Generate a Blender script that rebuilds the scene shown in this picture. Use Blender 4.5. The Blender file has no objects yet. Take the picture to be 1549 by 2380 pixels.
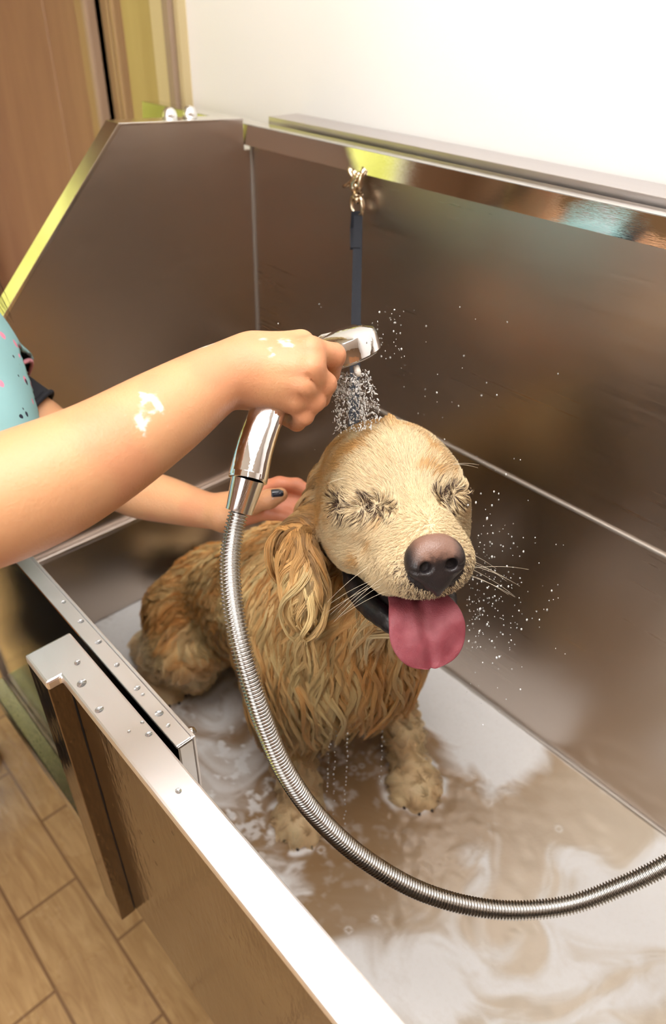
import bpy, bmesh, math, random
import numpy as np
from mathutils import Vector, Matrix, noise as mnoise
S = bpy.context.scene
COL = S.collection
rng = np.random.default_rng(7)
random.seed(7)

# ------------------------------------------------------------------ camera
# world: x along the tub, y towards its back panel, z up, room floor z = 0, metres
FPX, CX, CY, EYE = 1638.0, 774.5, 1190.0, 1.6
def _n(v):
    v = np.array(v, float); return v / np.linalg.norm(v)
AX = -_n([-1960, -1290, FPX]); AZ = -_n([-85, 2210, FPX])
AX = _n(AX - AZ * AX.dot(AZ)); AY = np.cross(AZ, AX)
ROT = np.array([AX, AY, AZ])
def P(px, py, d):
    """a point seen along the line through a place in the photograph at depth d metres"""
    c = np.array([(px - CX) / FPX * d, (py - CY) / FPX * d, d])
    p = ROT @ c; p[2] += EYE
    return p
def camdir(v):
    return ROT @ np.array(v, float)
cam_d = bpy.data.cameras.new('camera')
cam = bpy.data.objects.new('camera', cam_d); COL.objects.link(cam)
cam_d.sensor_fit = 'VERTICAL'; cam_d.sensor_height = 36; cam_d.lens = 36 * FPX / 2380
cam_d.clip_start = 0.02
M3 = Matrix([[ROT[i][0], -ROT[i][1], -ROT[i][2]] for i in range(3)])
cam.matrix_world = Matrix.Translation((0, 0, EYE)) @ M3.to_4x4()
cam_d.dof.use_dof = True; cam_d.dof.focus_distance = 0.63; cam_d.dof.aperture_fstop = 4.8
S.camera = cam
S.view_settings.view_transform = 'Standard'; S.view_settings.look = 'None'
S.view_settings.gamma = 1; S.view_settings.use_curve_mapping = False
S.view_settings.exposure = 0.76
S.cycles.use_denoising = True
S.cycles_curves.shape = 'RIBBONS'
S.cycles.adaptive_threshold = .05
S.cycles.max_bounces = 5; S.cycles.diffuse_bounces = 3; S.cycles.glossy_bounces = 4; S.cycles.transmission_bounces = 5; S.cycles.transparent_max_bounces = 12
S.cycles.time_limit = 1150
S.cycles.caustics_reflective = False; S.cycles.caustics_refractive = False
S.cycles.sample_clamp_indirect = 6

# ------------------------------------------------------------------ object helpers
def link(o, parent=None):
    COL.objects.link(o)
    if parent is not None: o.parent = parent
    return o
def tag(o, label=None, cat=None, group=None, kind=None):
    if label: o['label'] = label
    if cat: o['category'] = cat
    if group: o['group'] = group
    if kind: o['kind'] = kind
    return o
def thing(name, label, cat, group=None, loc=(0, 0, 0)):
    o = bpy.data.objects.new(name, None); COL.objects.link(o); o.location = loc
    o.empty_display_size = 0.05
    return tag(o, label, cat, group)
def mesh_np(name, V, F, mat=None, parent=None, smooth=True, attrs=None, label=None):
    me = bpy.data.meshes.new(name)
    V = np.asarray(V, np.float32)
    F = np.asarray(F, np.int32)
    me.vertices.add(len(V)); me.vertices.foreach_set('co', V.ravel())
    k = F.shape[1]
    me.loops.add(F.size); me.loops.foreach_set('vertex_index', F.ravel())
    me.polygons.add(len(F)); me.polygons.foreach_set('loop_start', np.arange(0, F.size, k, dtype=np.int32))
    me.polygons.foreach_set('loop_total', np.full(len(F), k, np.int32))
    me.update(calc_edges=True); me.validate()
    me.polygons.foreach_set('use_smooth', np.full(len(me.polygons), smooth, bool))
    if attrs:
        for an, (ty, dat) in attrs.items():
            a = me.attributes.new(an, ty, 'POINT')
            a.data.foreach_set('color' if 'COLOR' in ty else ('vector' if 'VECTOR' in ty else 'value'), np.asarray(dat, np.float32).ravel())
    if mat: me.materials.append(mat)
    o = bpy.data.objects.new(name, me); link(o, parent)
    if label: o['label'] = label
    return o
class MB:
    """collects shapes, builds one mesh object"""
    def __init__(s): s.bm = bmesh.new()
    def box(s, x0, x1, y0, y1, z0, z1, bev=0.0, seg=2):
        r = bmesh.ops.create_cube(s.bm, size=1)
        for v in r['verts']:
            v.co = Vector(((x0 + x1) / 2 + v.co.x * (x1 - x0), (y0 + y1) / 2 + v.co.y * (y1 - y0), (z0 + z1) / 2 + v.co.z * (z1 - z0)))
        if bev:
            ed = list({e for v in r['verts'] for e in v.link_edges})
            bmesh.ops.bevel(s.bm, geom=ed, offset=bev, segments=seg, affect='EDGES', profile=0.5)
        return s
    def prism(s, pts, vec, bev=0.0):
        vec = Vector(vec); a = [s.bm.verts.new(p) for p in pts]; b = [s.bm.verts.new(Vector(p) + vec) for p in pts]
        n = len(pts); fs = [s.bm.faces.new(a), s.bm.faces.new(b[::-1])]
        for i in range(n): fs.append(s.bm.faces.new((a[(i + 1) % n], a[i], b[i], b[(i + 1) % n])))
        bmesh.ops.recalc_face_normals(s.bm, faces=fs)
        if bev:
            ed = list({e for f in fs for e in f.edges})
            bmesh.ops.bevel(s.bm, geom=ed, offset=bev, segments=2, affect='EDGES', profile=0.5)
        return s
    def tube(s, pts, rad, seg=16, cap=True):
        pts = [Vector(p) for p in pts]; n = len(pts)
        if not hasattr(rad, '__len__'): rad = [rad] * n
        t0 = (pts[1] - pts[0]).normalized()
        up = Vector((0, 0, 1)) if abs(t0.z) < .9 else Vector((1, 0, 0))
        nrm = t0.cross(up).normalized(); rings = []
        for i in range(n):
            t = (pts[min(i + 1, n - 1)] - pts[max(i - 1, 0)]).normalized()
            nrm = (nrm - t * nrm.dot(t)).normalized(); b = t.cross(nrm)
            rings.append([s.bm.verts.new(pts[i] + (nrm * math.cos(2 * math.pi * k / seg) + b * math.sin(2 * math.pi * k / seg)) * rad[i]) for k in range(seg)])
        for i in range(n - 1):
            for k in range(seg):
                s.bm.faces.new((rings[i][k], rings[i][(k + 1) % seg], rings[i + 1][(k + 1) % seg], rings[i + 1][k]))
        if cap: s.bm.faces.new(rings[0][::-1]); s.bm.faces.new(rings[-1])
        return s
    def lathe(s, prof, origin, axis, seg=32, cap=True):
        """prof = [(radius, height)], around axis"""
        axis = Vector(axis).normalized(); o = Vector(origin)
        u = axis.orthogonal().normalized(); w = axis.cross(u); rings = []
        for r, h in prof:
            rings.append([s.bm.verts.new(o + axis * h + (u * math.cos(2 * math.pi * k / seg) + w * math.sin(2 * math.pi * k / seg)) * max(r, 1e-5)) for k in range(seg)])
        for i in range(len(prof) - 1):
            for k in range(seg):
                s.bm.faces.new((rings[i][k], rings[i][(k + 1) % seg], rings[i + 1][(k + 1) % seg], rings[i + 1][k]))
        if cap: s.bm.faces.new(rings[0][::-1]); s.bm.faces.new(rings[-1])
        return s
    def build(s, name, mat, parent=None, smooth=False, label=None, angle=None):
        me = bpy.data.meshes.new(name); bmesh.ops.recalc_face_normals(s.bm, faces=s.bm.faces)
        s.bm.to_mesh(me); s.bm.free()
        if smooth: me.polygons.foreach_set('use_smooth', [True] * len(me.polygons))
        if angle: me.set_sharp_from_angle(angle=angle)
        me.materials.append(mat); o = bpy.data.objects.new(name, me); link(o, parent)
        if label: o['label'] = label
        return o
def catmull(pts, n):
    pts = [np.array(p, float) for p in pts]; pp = [2 * pts[0] - pts[1]] + pts + [2 * pts[-1] - pts[-2]]
    out = []
    for i in range(1, len(pp) - 2):
        for k in range(n):
            t = k / n; a, b, c, d = pp[i - 1:i + 3]
            out.append(.5 * ((2 * b) + (-a + c) * t + (2 * a - 5 * b + 4 * c - d) * t * t + (-a + 3 * b - 3 * c + d) * t ** 3))
    out.append(pp[-2]); return out

# ------------------------------------------------------------------ material helpers
def srgb(r, g, b):
    f = lambda c: (c / 255 / 12.92) if c / 255 <= .04045 else ((c / 255 + .055) / 1.055) ** 2.4
    return (f(r), f(g), f(b), 1)
class Mat:
    def __init__(s, name):
        s.m = bpy.data.materials.new(name); s.m.use_nodes = True; s.nt = s.m.node_tree
        s.b = s.nt.nodes['Principled BSDF']
    def set(s, **k):
        for a, v in k.items():
            s.b.inputs[a.replace('_', ' ')].default_value = v
        return s
    def n(s, t, **k):
        nd = s.nt.nodes.new(t)
        for a, v in k.items():
            if a.startswith('i_'): nd.inputs[a[2:].replace('_', ' ')].default_value = v
            else: setattr(nd, a, v)
        return nd
    def l(s, a, ao, b, bo): s.nt.links.new(a.outputs[ao], b.inputs[bo])
    def coord(s, scale=(1, 1, 1), rot=(0, 0, 0), out='Object'):
        tc = s.n('ShaderNodeTexCoord'); mp = s.n('ShaderNodeMapping'); s.l(tc, out, mp, 'Vector')
        mp.inputs['Scale'].default_value = scale; mp.inputs['Rotation'].default_value = rot; return mp
    def noise(s, mp, scale=5, detail=4, rough=.5, dist=0):
        nz = s.n('ShaderNodeTexNoise'); s.l(mp, 0, nz, 'Vector')
        nz.inputs['Scale'].default_value = scale; nz.inputs['Detail'].default_value = detail
        nz.inputs['Roughness'].default_value = rough; nz.inputs['Distortion'].default_value = dist; return nz
    def ramp(s, src, so, stops):
        r = s.n('ShaderNodeValToRGB'); s.l(src, so, r, 0); e = r.color_ramp.elements
        while len(e) < len(stops): e.new(.5)
        for i, (p, c) in enumerate(stops):
            e[i].position = p; e[i].color = c if len(c) == 4 else (*c, 1)
        return r
    def bump(s, src, so, strength=.2, dist=.01):
        b = s.n('ShaderNodeBump'); b.inputs['Strength'].default_value = strength; b.inputs['Distance'].default_value = dist
        s.l(src, so, b, 'Height'); s.l(b, 0, s.b, 'Normal'); return b
def g(v): return (v, v, v, 1)

def steel(name, scale, r0=.16, r1=.34, col=(.60, .56, .53, 1), bump=.05, wet=True, bd=.002):
    m = Mat(name).set(Metallic=1.0, Base_Color=col)
    mp = m.coord(scale); nz = m.noise(mp, 6, 5, .6)
    big = m.noise(m.coord(), 4, 4, .6)
    mx = m.n('ShaderNodeMath', operation='ADD'); m.l(nz, 'Fac', mx, 0); m.l(big, 'Fac', mx, 1)
    rp = m.n('ShaderNodeMapRange'); m.l(mx, 0, rp, 0); rp.inputs[1].default_value = .5; rp.inputs[2].default_value = 1.5
    rp.inputs[3].default_value = r0; rp.inputs[4].default_value = r1; m.l(rp, 0, m.b, 'Roughness')
    fine = m.noise(mp, 90, 2, .5)
    if wet:  # dried water marks and small drops sitting on the sheet
        vo = m.n('ShaderNodeTexVoronoi', i_Scale=34.0); m.l(m.coord(), 0, vo, 'Vector')
        th = m.n('ShaderNodeMapRange'); m.l(vo, 'Distance', th, 0); th.inputs[1].default_value = .06; th.inputs[2].default_value = .12
        th.inputs[3].default_value = 1; th.inputs[4].default_value = 0
        sub = m.n('ShaderNodeMath', operation='MULTIPLY'); m.l(th, 0, sub, 0); sub.inputs[1].default_value = .5
        ad = m.n('ShaderNodeMath', operation='ADD'); m.l(fine, 'Fac', ad, 0); m.l(sub, 0, ad, 1)
        m.bump(ad, 0, bump, bd)
    else: m.bump(fine, 'Fac', bump, .002)
    return m.m
# ------------------------------------------------------------------ room shell
H = EYE
def plaster(name, c, r=.75):
    m = Mat(name).set(Base_Color=c, Roughness=r); nz = m.noise(m.coord(), 40, 5, .6); m.bump(nz, 'Fac', .15, .004); return m.m
WHITE = plaster('white_plaster', srgb(250, 247, 244), .6)
TAUPE = plaster('taupe_plaster', srgb(150, 118, 92))
CEIL = plaster('ceiling_plaster', srgb(245, 240, 236))
def wood(name, c0, c1, scale, rough=.4):
    m = Mat(name); mp = m.coord(scale); nz = m.noise(mp, 3, 6, .6, 1.2)
    rp = m.ramp(nz, 'Fac', [(.3, c0), (.7, c1)]); m.l(rp, 0, m.b, 'Base Color'); m.set(Roughness=rough); return m.m
DOORW = wood('brown_door_wood', srgb(158, 118, 94), srgb(176, 136, 106), (3, 3, .5), .35)
CASE = wood('tan_casing_wood', srgb(168, 134, 98), srgb(182, 150, 106), (4, 4, .6), .5)
CASEG = wood('olive_casing_wood', srgb(184, 160, 100), srgb(196, 174, 112), (4, 4, .6), .45)
CASEL = wood('light_casing_wood', srgb(208, 188, 142), srgb(216, 198, 152), (4, 4, .6), .5)
# tile floor with wood look planks: x long, 0.352 x 0.134 m
m = Mat('wood_look_tiles'); mp = m.coord()
mp.inputs['Location'].default_value = (0.92, -0.1515, 0)
br = m.n('ShaderNodeTexBrick', offset=.5, offset_frequency=2, squash=1.0)
m.l(mp, 0, br, 'Vector'); br.inputs['Scale'].default_value = 1; br.inputs['Brick Width'].default_value = .352; br.inputs['Row Height'].default_value = .134
br.inputs['Mortar Size'].default_value = .0035; br.inputs['Mortar Smooth'].default_value = .2; br.inputs['Bias'].default_value = 0
br.inputs['Color1'].default_value = g(.35); br.inputs['Color2'].default_value = g(.65); br.inputs['Mortar'].default_value = g(0)
grain = m.noise(m.coord((2.5, 14, 1)), 3, 6, .6, 1.0)
rp = m.ramp(grain, 'Fac', [(.25, srgb(178, 138, 94)), (.6, srgb(214, 176, 126)), (.8, srgb(228, 194, 146))])
mx = m.n('ShaderNodeMix', data_type='RGBA', blend_type='MULTIPLY'); mx.inputs[0].default_value = .35
m.l(rp, 0, mx, 6); tr = m.ramp(br, 'Color', [(0, g(.6)), (1, g(1.25))]); m.l(tr, 0, mx, 7)
mo = m.n('ShaderNodeMix', data_type='RGBA'); m.l(br, 'Fac', mo, 0); m.l(mx, 2, mo, 6); mo.inputs[7].default_value = srgb(150, 116, 84)
m.l(mo, 2, m.b, 'Base Color')
wetn = m.noise(m.coord(), 3.5, 5, .6); wr = m.ramp(wetn, 'Fac', [(.42, g(.07)), (.6, g(.35))]); m.l(wr, 0, m.b, 'Roughness')
m.bump(m.noise(m.coord((3, 8, 1)), 9, 4, .6), 'Fac', .12, .006)
TILE = m.m
X0, X1, Y0, Y1, ZC = -2.75, 2.1, -2.3, .872, 2.6
def struct(mb, name, mat): o = mb.build(name, mat); o['kind'] = 'structure'; return o
struct(MB().box(X0, X1, Y0, Y1 + .1, -.08, 0), 'floor', TILE)
struct(MB().box(X0, X1, Y0, Y1 + .1, ZC, ZC + .08), 'ceiling', CEIL)
struct(MB().box(-1.325, X1, Y1, Y1 + .1, 0, ZC), 'wall_back', WHITE)
struct(MB().box(X1, X1 + .1, Y0, Y1 + .1, 0, ZC), 'wall_right', TAUPE)
struct(MB().box(X0, -.75, Y0 - .1, Y0, 0, ZC).box(1.05, X1, Y0 - .1, Y0, 0, ZC).box(-.75, 1.05, Y0 - .1, Y0, 0, 1.05).box(-.75, 1.05, Y0 - .1, Y0, 2.3, ZC), 'wall_front', TAUPE)
fr2 = MB()
for x in (-.75, .13, 1.01): fr2.box(x, x + .04, Y0 - .07, Y0 - .02, 1.05, 2.3)
fr2.box(-.75, 1.05, Y0 - .07, Y0 - .02, 1.05, 1.09).box(-.75, 1.05, Y0 - .07, Y0 - .02, 2.26, 2.3)
struct(fr2, 'fill_window', plaster('white_frame_paint', srgb(240, 238, 232)))  # added unseen window behind the camera, brightens the dog and the steel
# left wall with a wide glazed opening towards a garden
struct(MB().box(X0 - .1, X0, .35, Y1 + .1, 0, ZC).box(X0 - .1, X0, Y0, -1.75, 0, ZC).box(X0 - .1, X0, -1.75, .35, 2.2, ZC), 'wall_left', TAUPE)
fr = MB()
for y in (-1.75, -.72, .31): fr.box(X0 - .07, X0 - .02, y, y + .04, 0, 2.2)
fr.box(X0 - .07, X0 - .02, -1.75, .35, 2.16, 2.2).box(X0 - .07, X0 - .02, -1.75, .35, 0, .06)
GLASSM = Mat('window_glass').set(Base_Color=(1, 1, 1, 1), Roughness=0.0, IOR=1.0, Transmission_Weight=1.0, Alpha=.08).m
w = struct(fr, 'window_1', plaster('white_frame', srgb(240, 238, 232)))
MB().box(X0 - .05, X0 - .045, -1.71, .31, .06, 2.16).build('glass_pane', GLASSM, w)
# door casing and brown door beside the white wall
Yd = Y1 + .012
struct(MB().box(-1.40, -1.325, Yd - .035, Yd + .06, 0, ZC, .006).box(-1.328, -1.31, Yd - .03, Yd + .05, 0, ZC), 'trim_1', CASEL)
struct(MB().box(-1.345, -1.322, Yd - .042, Yd - .03, 0, ZC, .003), 'trim_2', wood('grey_bead_wood', srgb(160, 136, 116), srgb(172, 148, 126), (4, 4, .5)))
struct(MB().box(-1.56, -1.40, Yd, Yd + .06, 0, ZC), 'trim_3', CASEG)
struct(MB().box(-1.59, -1.575, Yd - .012, Yd + .05, 0, ZC, .004).box(-1.612, -1.602, Yd - .008, Yd + .05, 0, ZC, .003).box(-1.668, -1.56, Yd + .005, Yd + .06, 0, ZC), 'trim_4', CASE)
struct(MB().box(-1.675, -1.655, Yd - .03, Yd + .05, 0, ZC, .006), 'trim_5', wood('pale_bead_wood', srgb(170, 142, 118), srgb(186, 158, 134), (4, 4, .5)))
struct(MB().box(-1.74, -1.655, Yd - .012, Yd + .06, 0, ZC, .005), 'trim_6', CASE)
struct(MB().box(-2.0, -1.30, Yd + .055, Yd + .10, 0, ZC), 'trim_7', CASE)
struct(MB().box(-1.98, -1.74, Yd + .03, Yd + .07, 0, ZC, .004).box(-X0 * -1, -1.98, Yd + .03, Yd + .07, 0, ZC, .004), 'door_1', DOORW)
# brown wooden door seen only as a reflection in the steel
struct(MB().box(X1 - .04, X1 - .001, -.9, .55, 0, 2.1, .01), 'door_2', wood('orange_door_wood', srgb(176, 112, 62), srgb(196, 134, 80), (2, 2, .4), .4))
# garden outside the glazing
hm = Mat('hedge_leaves'); hn = hm.noise(hm.coord(), 9, 6, .7); hr = hm.ramp(hn, 'Fac', [(.3, srgb(126, 128, 56)), (.6, srgb(196, 196, 104)), (.8, srgb(226, 222, 160))]); hm.l(hr, 0, hm.b, 'Base Color'); hm.set(Roughness=.8)
nx, nz_ = 60, 60
u, v = np.meshgrid(np.linspace(-4.5, 3.0, nx), np.linspace(0, 3.4, nz_), indexing='ij')
xx = -4.4 + .25 * np.sin(u * 3) * np.cos(v * 4) + .15 * np.sin(u * 9 + v * 7)
V = np.stack([xx, u, v], -1).reshape(-1, 3)
I = np.arange(nx * nz_).reshape(nx, nz_)
F = np.stack([I[:-1, :-1], I[1:, :-1], I[1:, 1:], I[:-1, 1:]], -1).reshape(-1, 4)
hd = mesh_np('hedge', np.vstack([V, V - [.6, 0, 0]]), np.vstack([F, F[:, ::-1] + nx * nz_]), hm.m)
tag(hd, 'tall yellow-green leafy hedge standing outside the glazed opening', 'hedge')
gr = MB().box(-7, X0 - .1, -5, 3.2, -.1, -.02).build('ground', wood('lawn', srgb(140, 150, 60), srgb(170, 176, 80), (3, 3, 3), .9)); gr['kind'] = 'structure'
# ------------------------------------------------------------------ light
W = bpy.data.worlds.new('World'); S.world = W; W.use_nodes = True
bg = W.node_tree.nodes['Background']; bg.inputs[0].default_value = (1.0, .98, .955, 1); bg.inputs[1].default_value = 3.4
def area(name, loc, sx, sy, power, col=(1, 1, 1), rot=(0, 0, 0), portal=False):
    d = bpy.data.lights.new(name, 'AREA'); d.shape = 'RECTANGLE'; d.size = sx; d.size_y = sy; d.energy = power; d.color = col
    o = bpy.data.objects.new(name, d); o.location = loc; o.rotation_euler = rot; link(o)
    if portal: d.cycles.is_portal = True
    return o
area('fill_window_portal', (.15, Y0 - .12, 1.67), 1.8, 1.25, 1, rot=(math.pi / 2, 0, 0), portal=True)  # portal for the added window behind the camera
area('daylight_opening', (X0 - .12, -.7, 1.1), 2.05, 2.1, 1, rot=(0, -math.pi / 2, 0), portal=True)
LAMP = Mat('ceiling_panel_light').set(Base_Color=g(.9), Emission_Color=(1, .975, .95, 1), Emission_Strength=5.0).m
FRM = Mat('lamp_frame').set(Base_Color=g(.8), Roughness=.4).m
def ceiling_light(x, y, sx, sy, label):
    t = thing('ceiling_light', label, 'ceiling light', None, (x, y, ZC))
    MB().box(-sx / 2 - .02, sx / 2 + .02, -sy / 2 - .02, sy / 2 + .02, -.03, 0, .004).build('lamp_frame', FRM, t)
    MB().box(-sx / 2, sx / 2, -sy / 2, sy / 2, -.036, -.0305).build('diffuser', LAMP, t)
ceiling_light(-.25, .15, 1.3, .9, 'large square ceiling light panel directly above the steel dog bath')
ceiling_light(-.3, -1.5, 1.2, .5, 'long ceiling light panel above the aisle in front of the steel dog bath')
# ------------------------------------------------------------------ stainless steel grooming tub
ST_H = steel('brushed_steel_along', (.6, 40, 40), .2, .34, bump=.02)
ST_HB = steel('brushed_steel_back', (.5, 30, 26), .24, .36, (.55, .475, .415, 1), .02)
ST_V = steel('brushed_steel_end', (30, .6, 26), .26, .36, (.55, .47, .405, 1), .02)
ST_P = steel('polished_steel', (1, 30, 30), .03, .10, (.70, .68, .66, 1), .03)
ST_C = steel('satin_cap_steel', (8, 40, 8), .36, .46, (.97, .95, .945, 1), .02)
ST_M = steel('smeared_shade_tinted_steel', (1.2, 1.2, .35), .04, .30, (.21, .165, .13, 1), .16, True, .004)  # smeared steel; shade of the mirrored floor is put into the base colour
SEAL = Mat('pale_weld').set(Base_Color=srgb(176, 168, 160), Metallic=.7, Roughness=.45).m
DARK = Mat('dark_gap').set(Base_Color=g(.01), Roughness=.8).m
SCREW = Mat('screw_steel').set(Base_Color=g(.75), Metallic=1.0, Roughness=.12).m
TZ = H - 1.012   # tub floor
YB, XE, XR = .771, -1.0, .62
tub = thing('grooming_tub', 'stainless steel dog grooming bath with high splash panels, standing against the white wall', 'dog bath', None, (-.2, .45, 0))
def tb(mb, name, mat, **k):
    o = mb.build(name, mat, **k); o.parent = tub; o.location = Vector((.2, -.45, 0)); return o
# back panel with fold at mid height
tb(MB().box(XE, XR, YB, YB + .012, TZ - .02, H - .18), 'back_panel', ST_HB)
tb(MB().box(XE, XR, YB - .0035, YB + .003, H - .5525, H - .5475, .0015), 'panel_seam', SEAL, label='pale horizontal weld line')
tb(MB().box(XE - .001, XE + .0035, YB - .0045, YB + .002, TZ, H - .20, .0015), 'corner_seam', SEAL, label='pale vertical weld line in the corner')
# end panel: slanted front, flange folded outwards
TOPZ = H - .160
prof = [(.167, TZ - .02), (YB + .01, TZ - .02), (YB + .01, H - .21), (.755, H - .21), (.755, TOPZ - .008), (.545, TOPZ), (.167, H - .55)]
tb(MB().prism([(XE, y, z) for y, z in prof], (-.008, 0, 0)), 'end_panel', ST_V)
fl = MB(); th = .003
fl.prism([(XE + .001, .167, H - .55), (XE + .001, .545, TOPZ), (XE + .001, .545 - .004, TOPZ + .0035), (XE + .001, .163, H - .5465)], (-.035, 0, 0), .0008)
fl.prism([(XE + .001, .541, TOPZ), (XE + .001, .755, TOPZ - .008), (XE + .001, .755, TOPZ - .0045), (XE + .001, .541, TOPZ + .0035)], (-.035, 0, 0), .0008)
tb(fl, 'edge_flange', steel('flange_steel', (30, 3, 3), .12, .22, (.84, .82, .78, 1), .02, False))
tb(MB().box(XE - .001, XE + .003, .17, YB, H - .5525, H - .5475, .001), 'panel_seam', SEAL, label='pale horizontal weld line')
tb(MB().box(XE, XE + .010, .195, .70, H - .806, H - .796, .002), 'grate_ledge', steel('ledge_steel', (30, 3, 3), .25, .35, (.85, .80, .77, 1), .02, False), label='light narrow ledge strip across the end panel')
# floor pan
tb(MB().box(XE, XR, .141, YB, TZ - .02, TZ), 'tub_floor', ST_H)
tb(MB().box(XE, XR, YB - .006, YB, TZ + .010, TZ + .0175, .001), 'floor_seam', SEAL, label='pale soap line along the floor joint')
tb(MB().box(XR, XR + .012, .141, YB + .01, TZ - .02, H - .18), 'end_panel', ST_V)
# front wall: boxed sheet with a wide cap and a returned post at the opening
fw = MB()
fw.prism([(-.557, .118, H - .562), (-.508, .118, H - .562), (-.508, .133, H - .562), (XR, .133, H - .562), (XR, .167, H - .562), (-.557, .167, H - .562)], (0, 0, .012), .0025)
tb(fw, 'wall_cap', ST_C, label='wide satin top edge')
fw = MB()
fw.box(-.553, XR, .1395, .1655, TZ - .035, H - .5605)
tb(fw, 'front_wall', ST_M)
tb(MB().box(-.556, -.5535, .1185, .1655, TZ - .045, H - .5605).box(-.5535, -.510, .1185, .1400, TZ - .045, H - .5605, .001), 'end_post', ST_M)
tb(MB().box(-.5098, -.5090, .1386, .1396, TZ - .04, H - .565), 'corner_joint', DARK, label='dark vertical joint line inside the end post')
# sliding gate behind the front wall
gt = MB().box(-.995, -.3625, .1725, .1905, TZ + .004, H - .552, .0025)
gate = tb(gt, 'gate', ST_P, label='sliding gate across the opening')
def gp(mb, name, mat, **k):
    o = mb.build(name, mat, **k); o.parent = gate; return o
gp(MB().box(-.995, -.3635, .1725, .1880, H - .5525, H - .5505, .0009), 'gate_cap', ST_C)
gp(MB().box(-.995, -.3615, .1885, .1915, TZ + .006, H - .5495, .0008), 'gate_liner', ST_C)
for x in (-.372, -.80):
    b = MB(); b.lathe([(.0, .006), (.003, .0055), (.0048, .003), (.0052, 0), (.0052, -.002)], (x, .1915, H - .556), (0, 1, 0), 16)
    gp(b, 'bolt', SCREW, smooth=True)
# sill under the gate
tb(MB().box(XE, -.55, .1405, .1665, TZ - .035, TZ + .001, .002), 'sill', steel('sill_steel', (2, 20, 20), .03, .16, (.66, .66, .6, 1), .25))
tb(MB().box(XE, -.55, .1667, .1722, TZ - .034, TZ - .004), 'slot', DARK)
tb(MB().box(XE, -.30, .1925, .200, TZ - .01, TZ + .03, .001), 'gate_track', ST_P)
# tether rail and rear upstand
tb(MB().prism([(-1.305, .7560, H - .202), (-1.305, .7592, H - .1735), (-1.305, .762, H - .1735), (-1.305, .7588, H - .202)], (XR + 1.305, 0, 0)).box(-1.305, XR, .7592, .793, H - .1765, H - .1735, .0008), 'tether_rail', steel('mirror_rail', (1, 20, 20), .015, .05, (.76, .75, .72, 1), .02, False), label='mirror bright rail along the top')
tb(MB().box(-1.0, XR, .806, .812, H - .25, H - .166, .001).box(-1.0, XR, .806, .868, H - .168, H - .1655, .001), 'rear_upstand', steel('upstand_steel', (2, 20, 20), .3, .4, (.66, .62, .62, 1), .01, False))
for y in (.655, .690):
    n = MB(); n.lathe([(.011, 0), (.011, .006), (.0095, .011), (.006, .015), (.001, .0165)], (XE - .018, y - .02, TOPZ - .001), (0, 0, 1), 20)
    tb(n, 'dome_nut', Mat('dome_nut_metal').set(Base_Color=g(.9), Metallic=1.0, Roughness=.3).m, smooth=True)
# under frame and legs
lg = MB()
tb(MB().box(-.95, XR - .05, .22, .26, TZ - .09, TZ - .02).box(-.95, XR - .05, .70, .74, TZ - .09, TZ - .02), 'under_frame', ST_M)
for x in (-.93, -.15, XR - .1):
    for y in (.22, .70):
        tb(MB().box(x, x + .04, y, y + .04, .02, TZ - .08, .002).lathe([(.03, .0), (.03, .01), (.012, .02), (.012, .03)], (x + .02, y + .02, 0), (0, 0, 1), 20), 'leg', ST_M)
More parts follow.
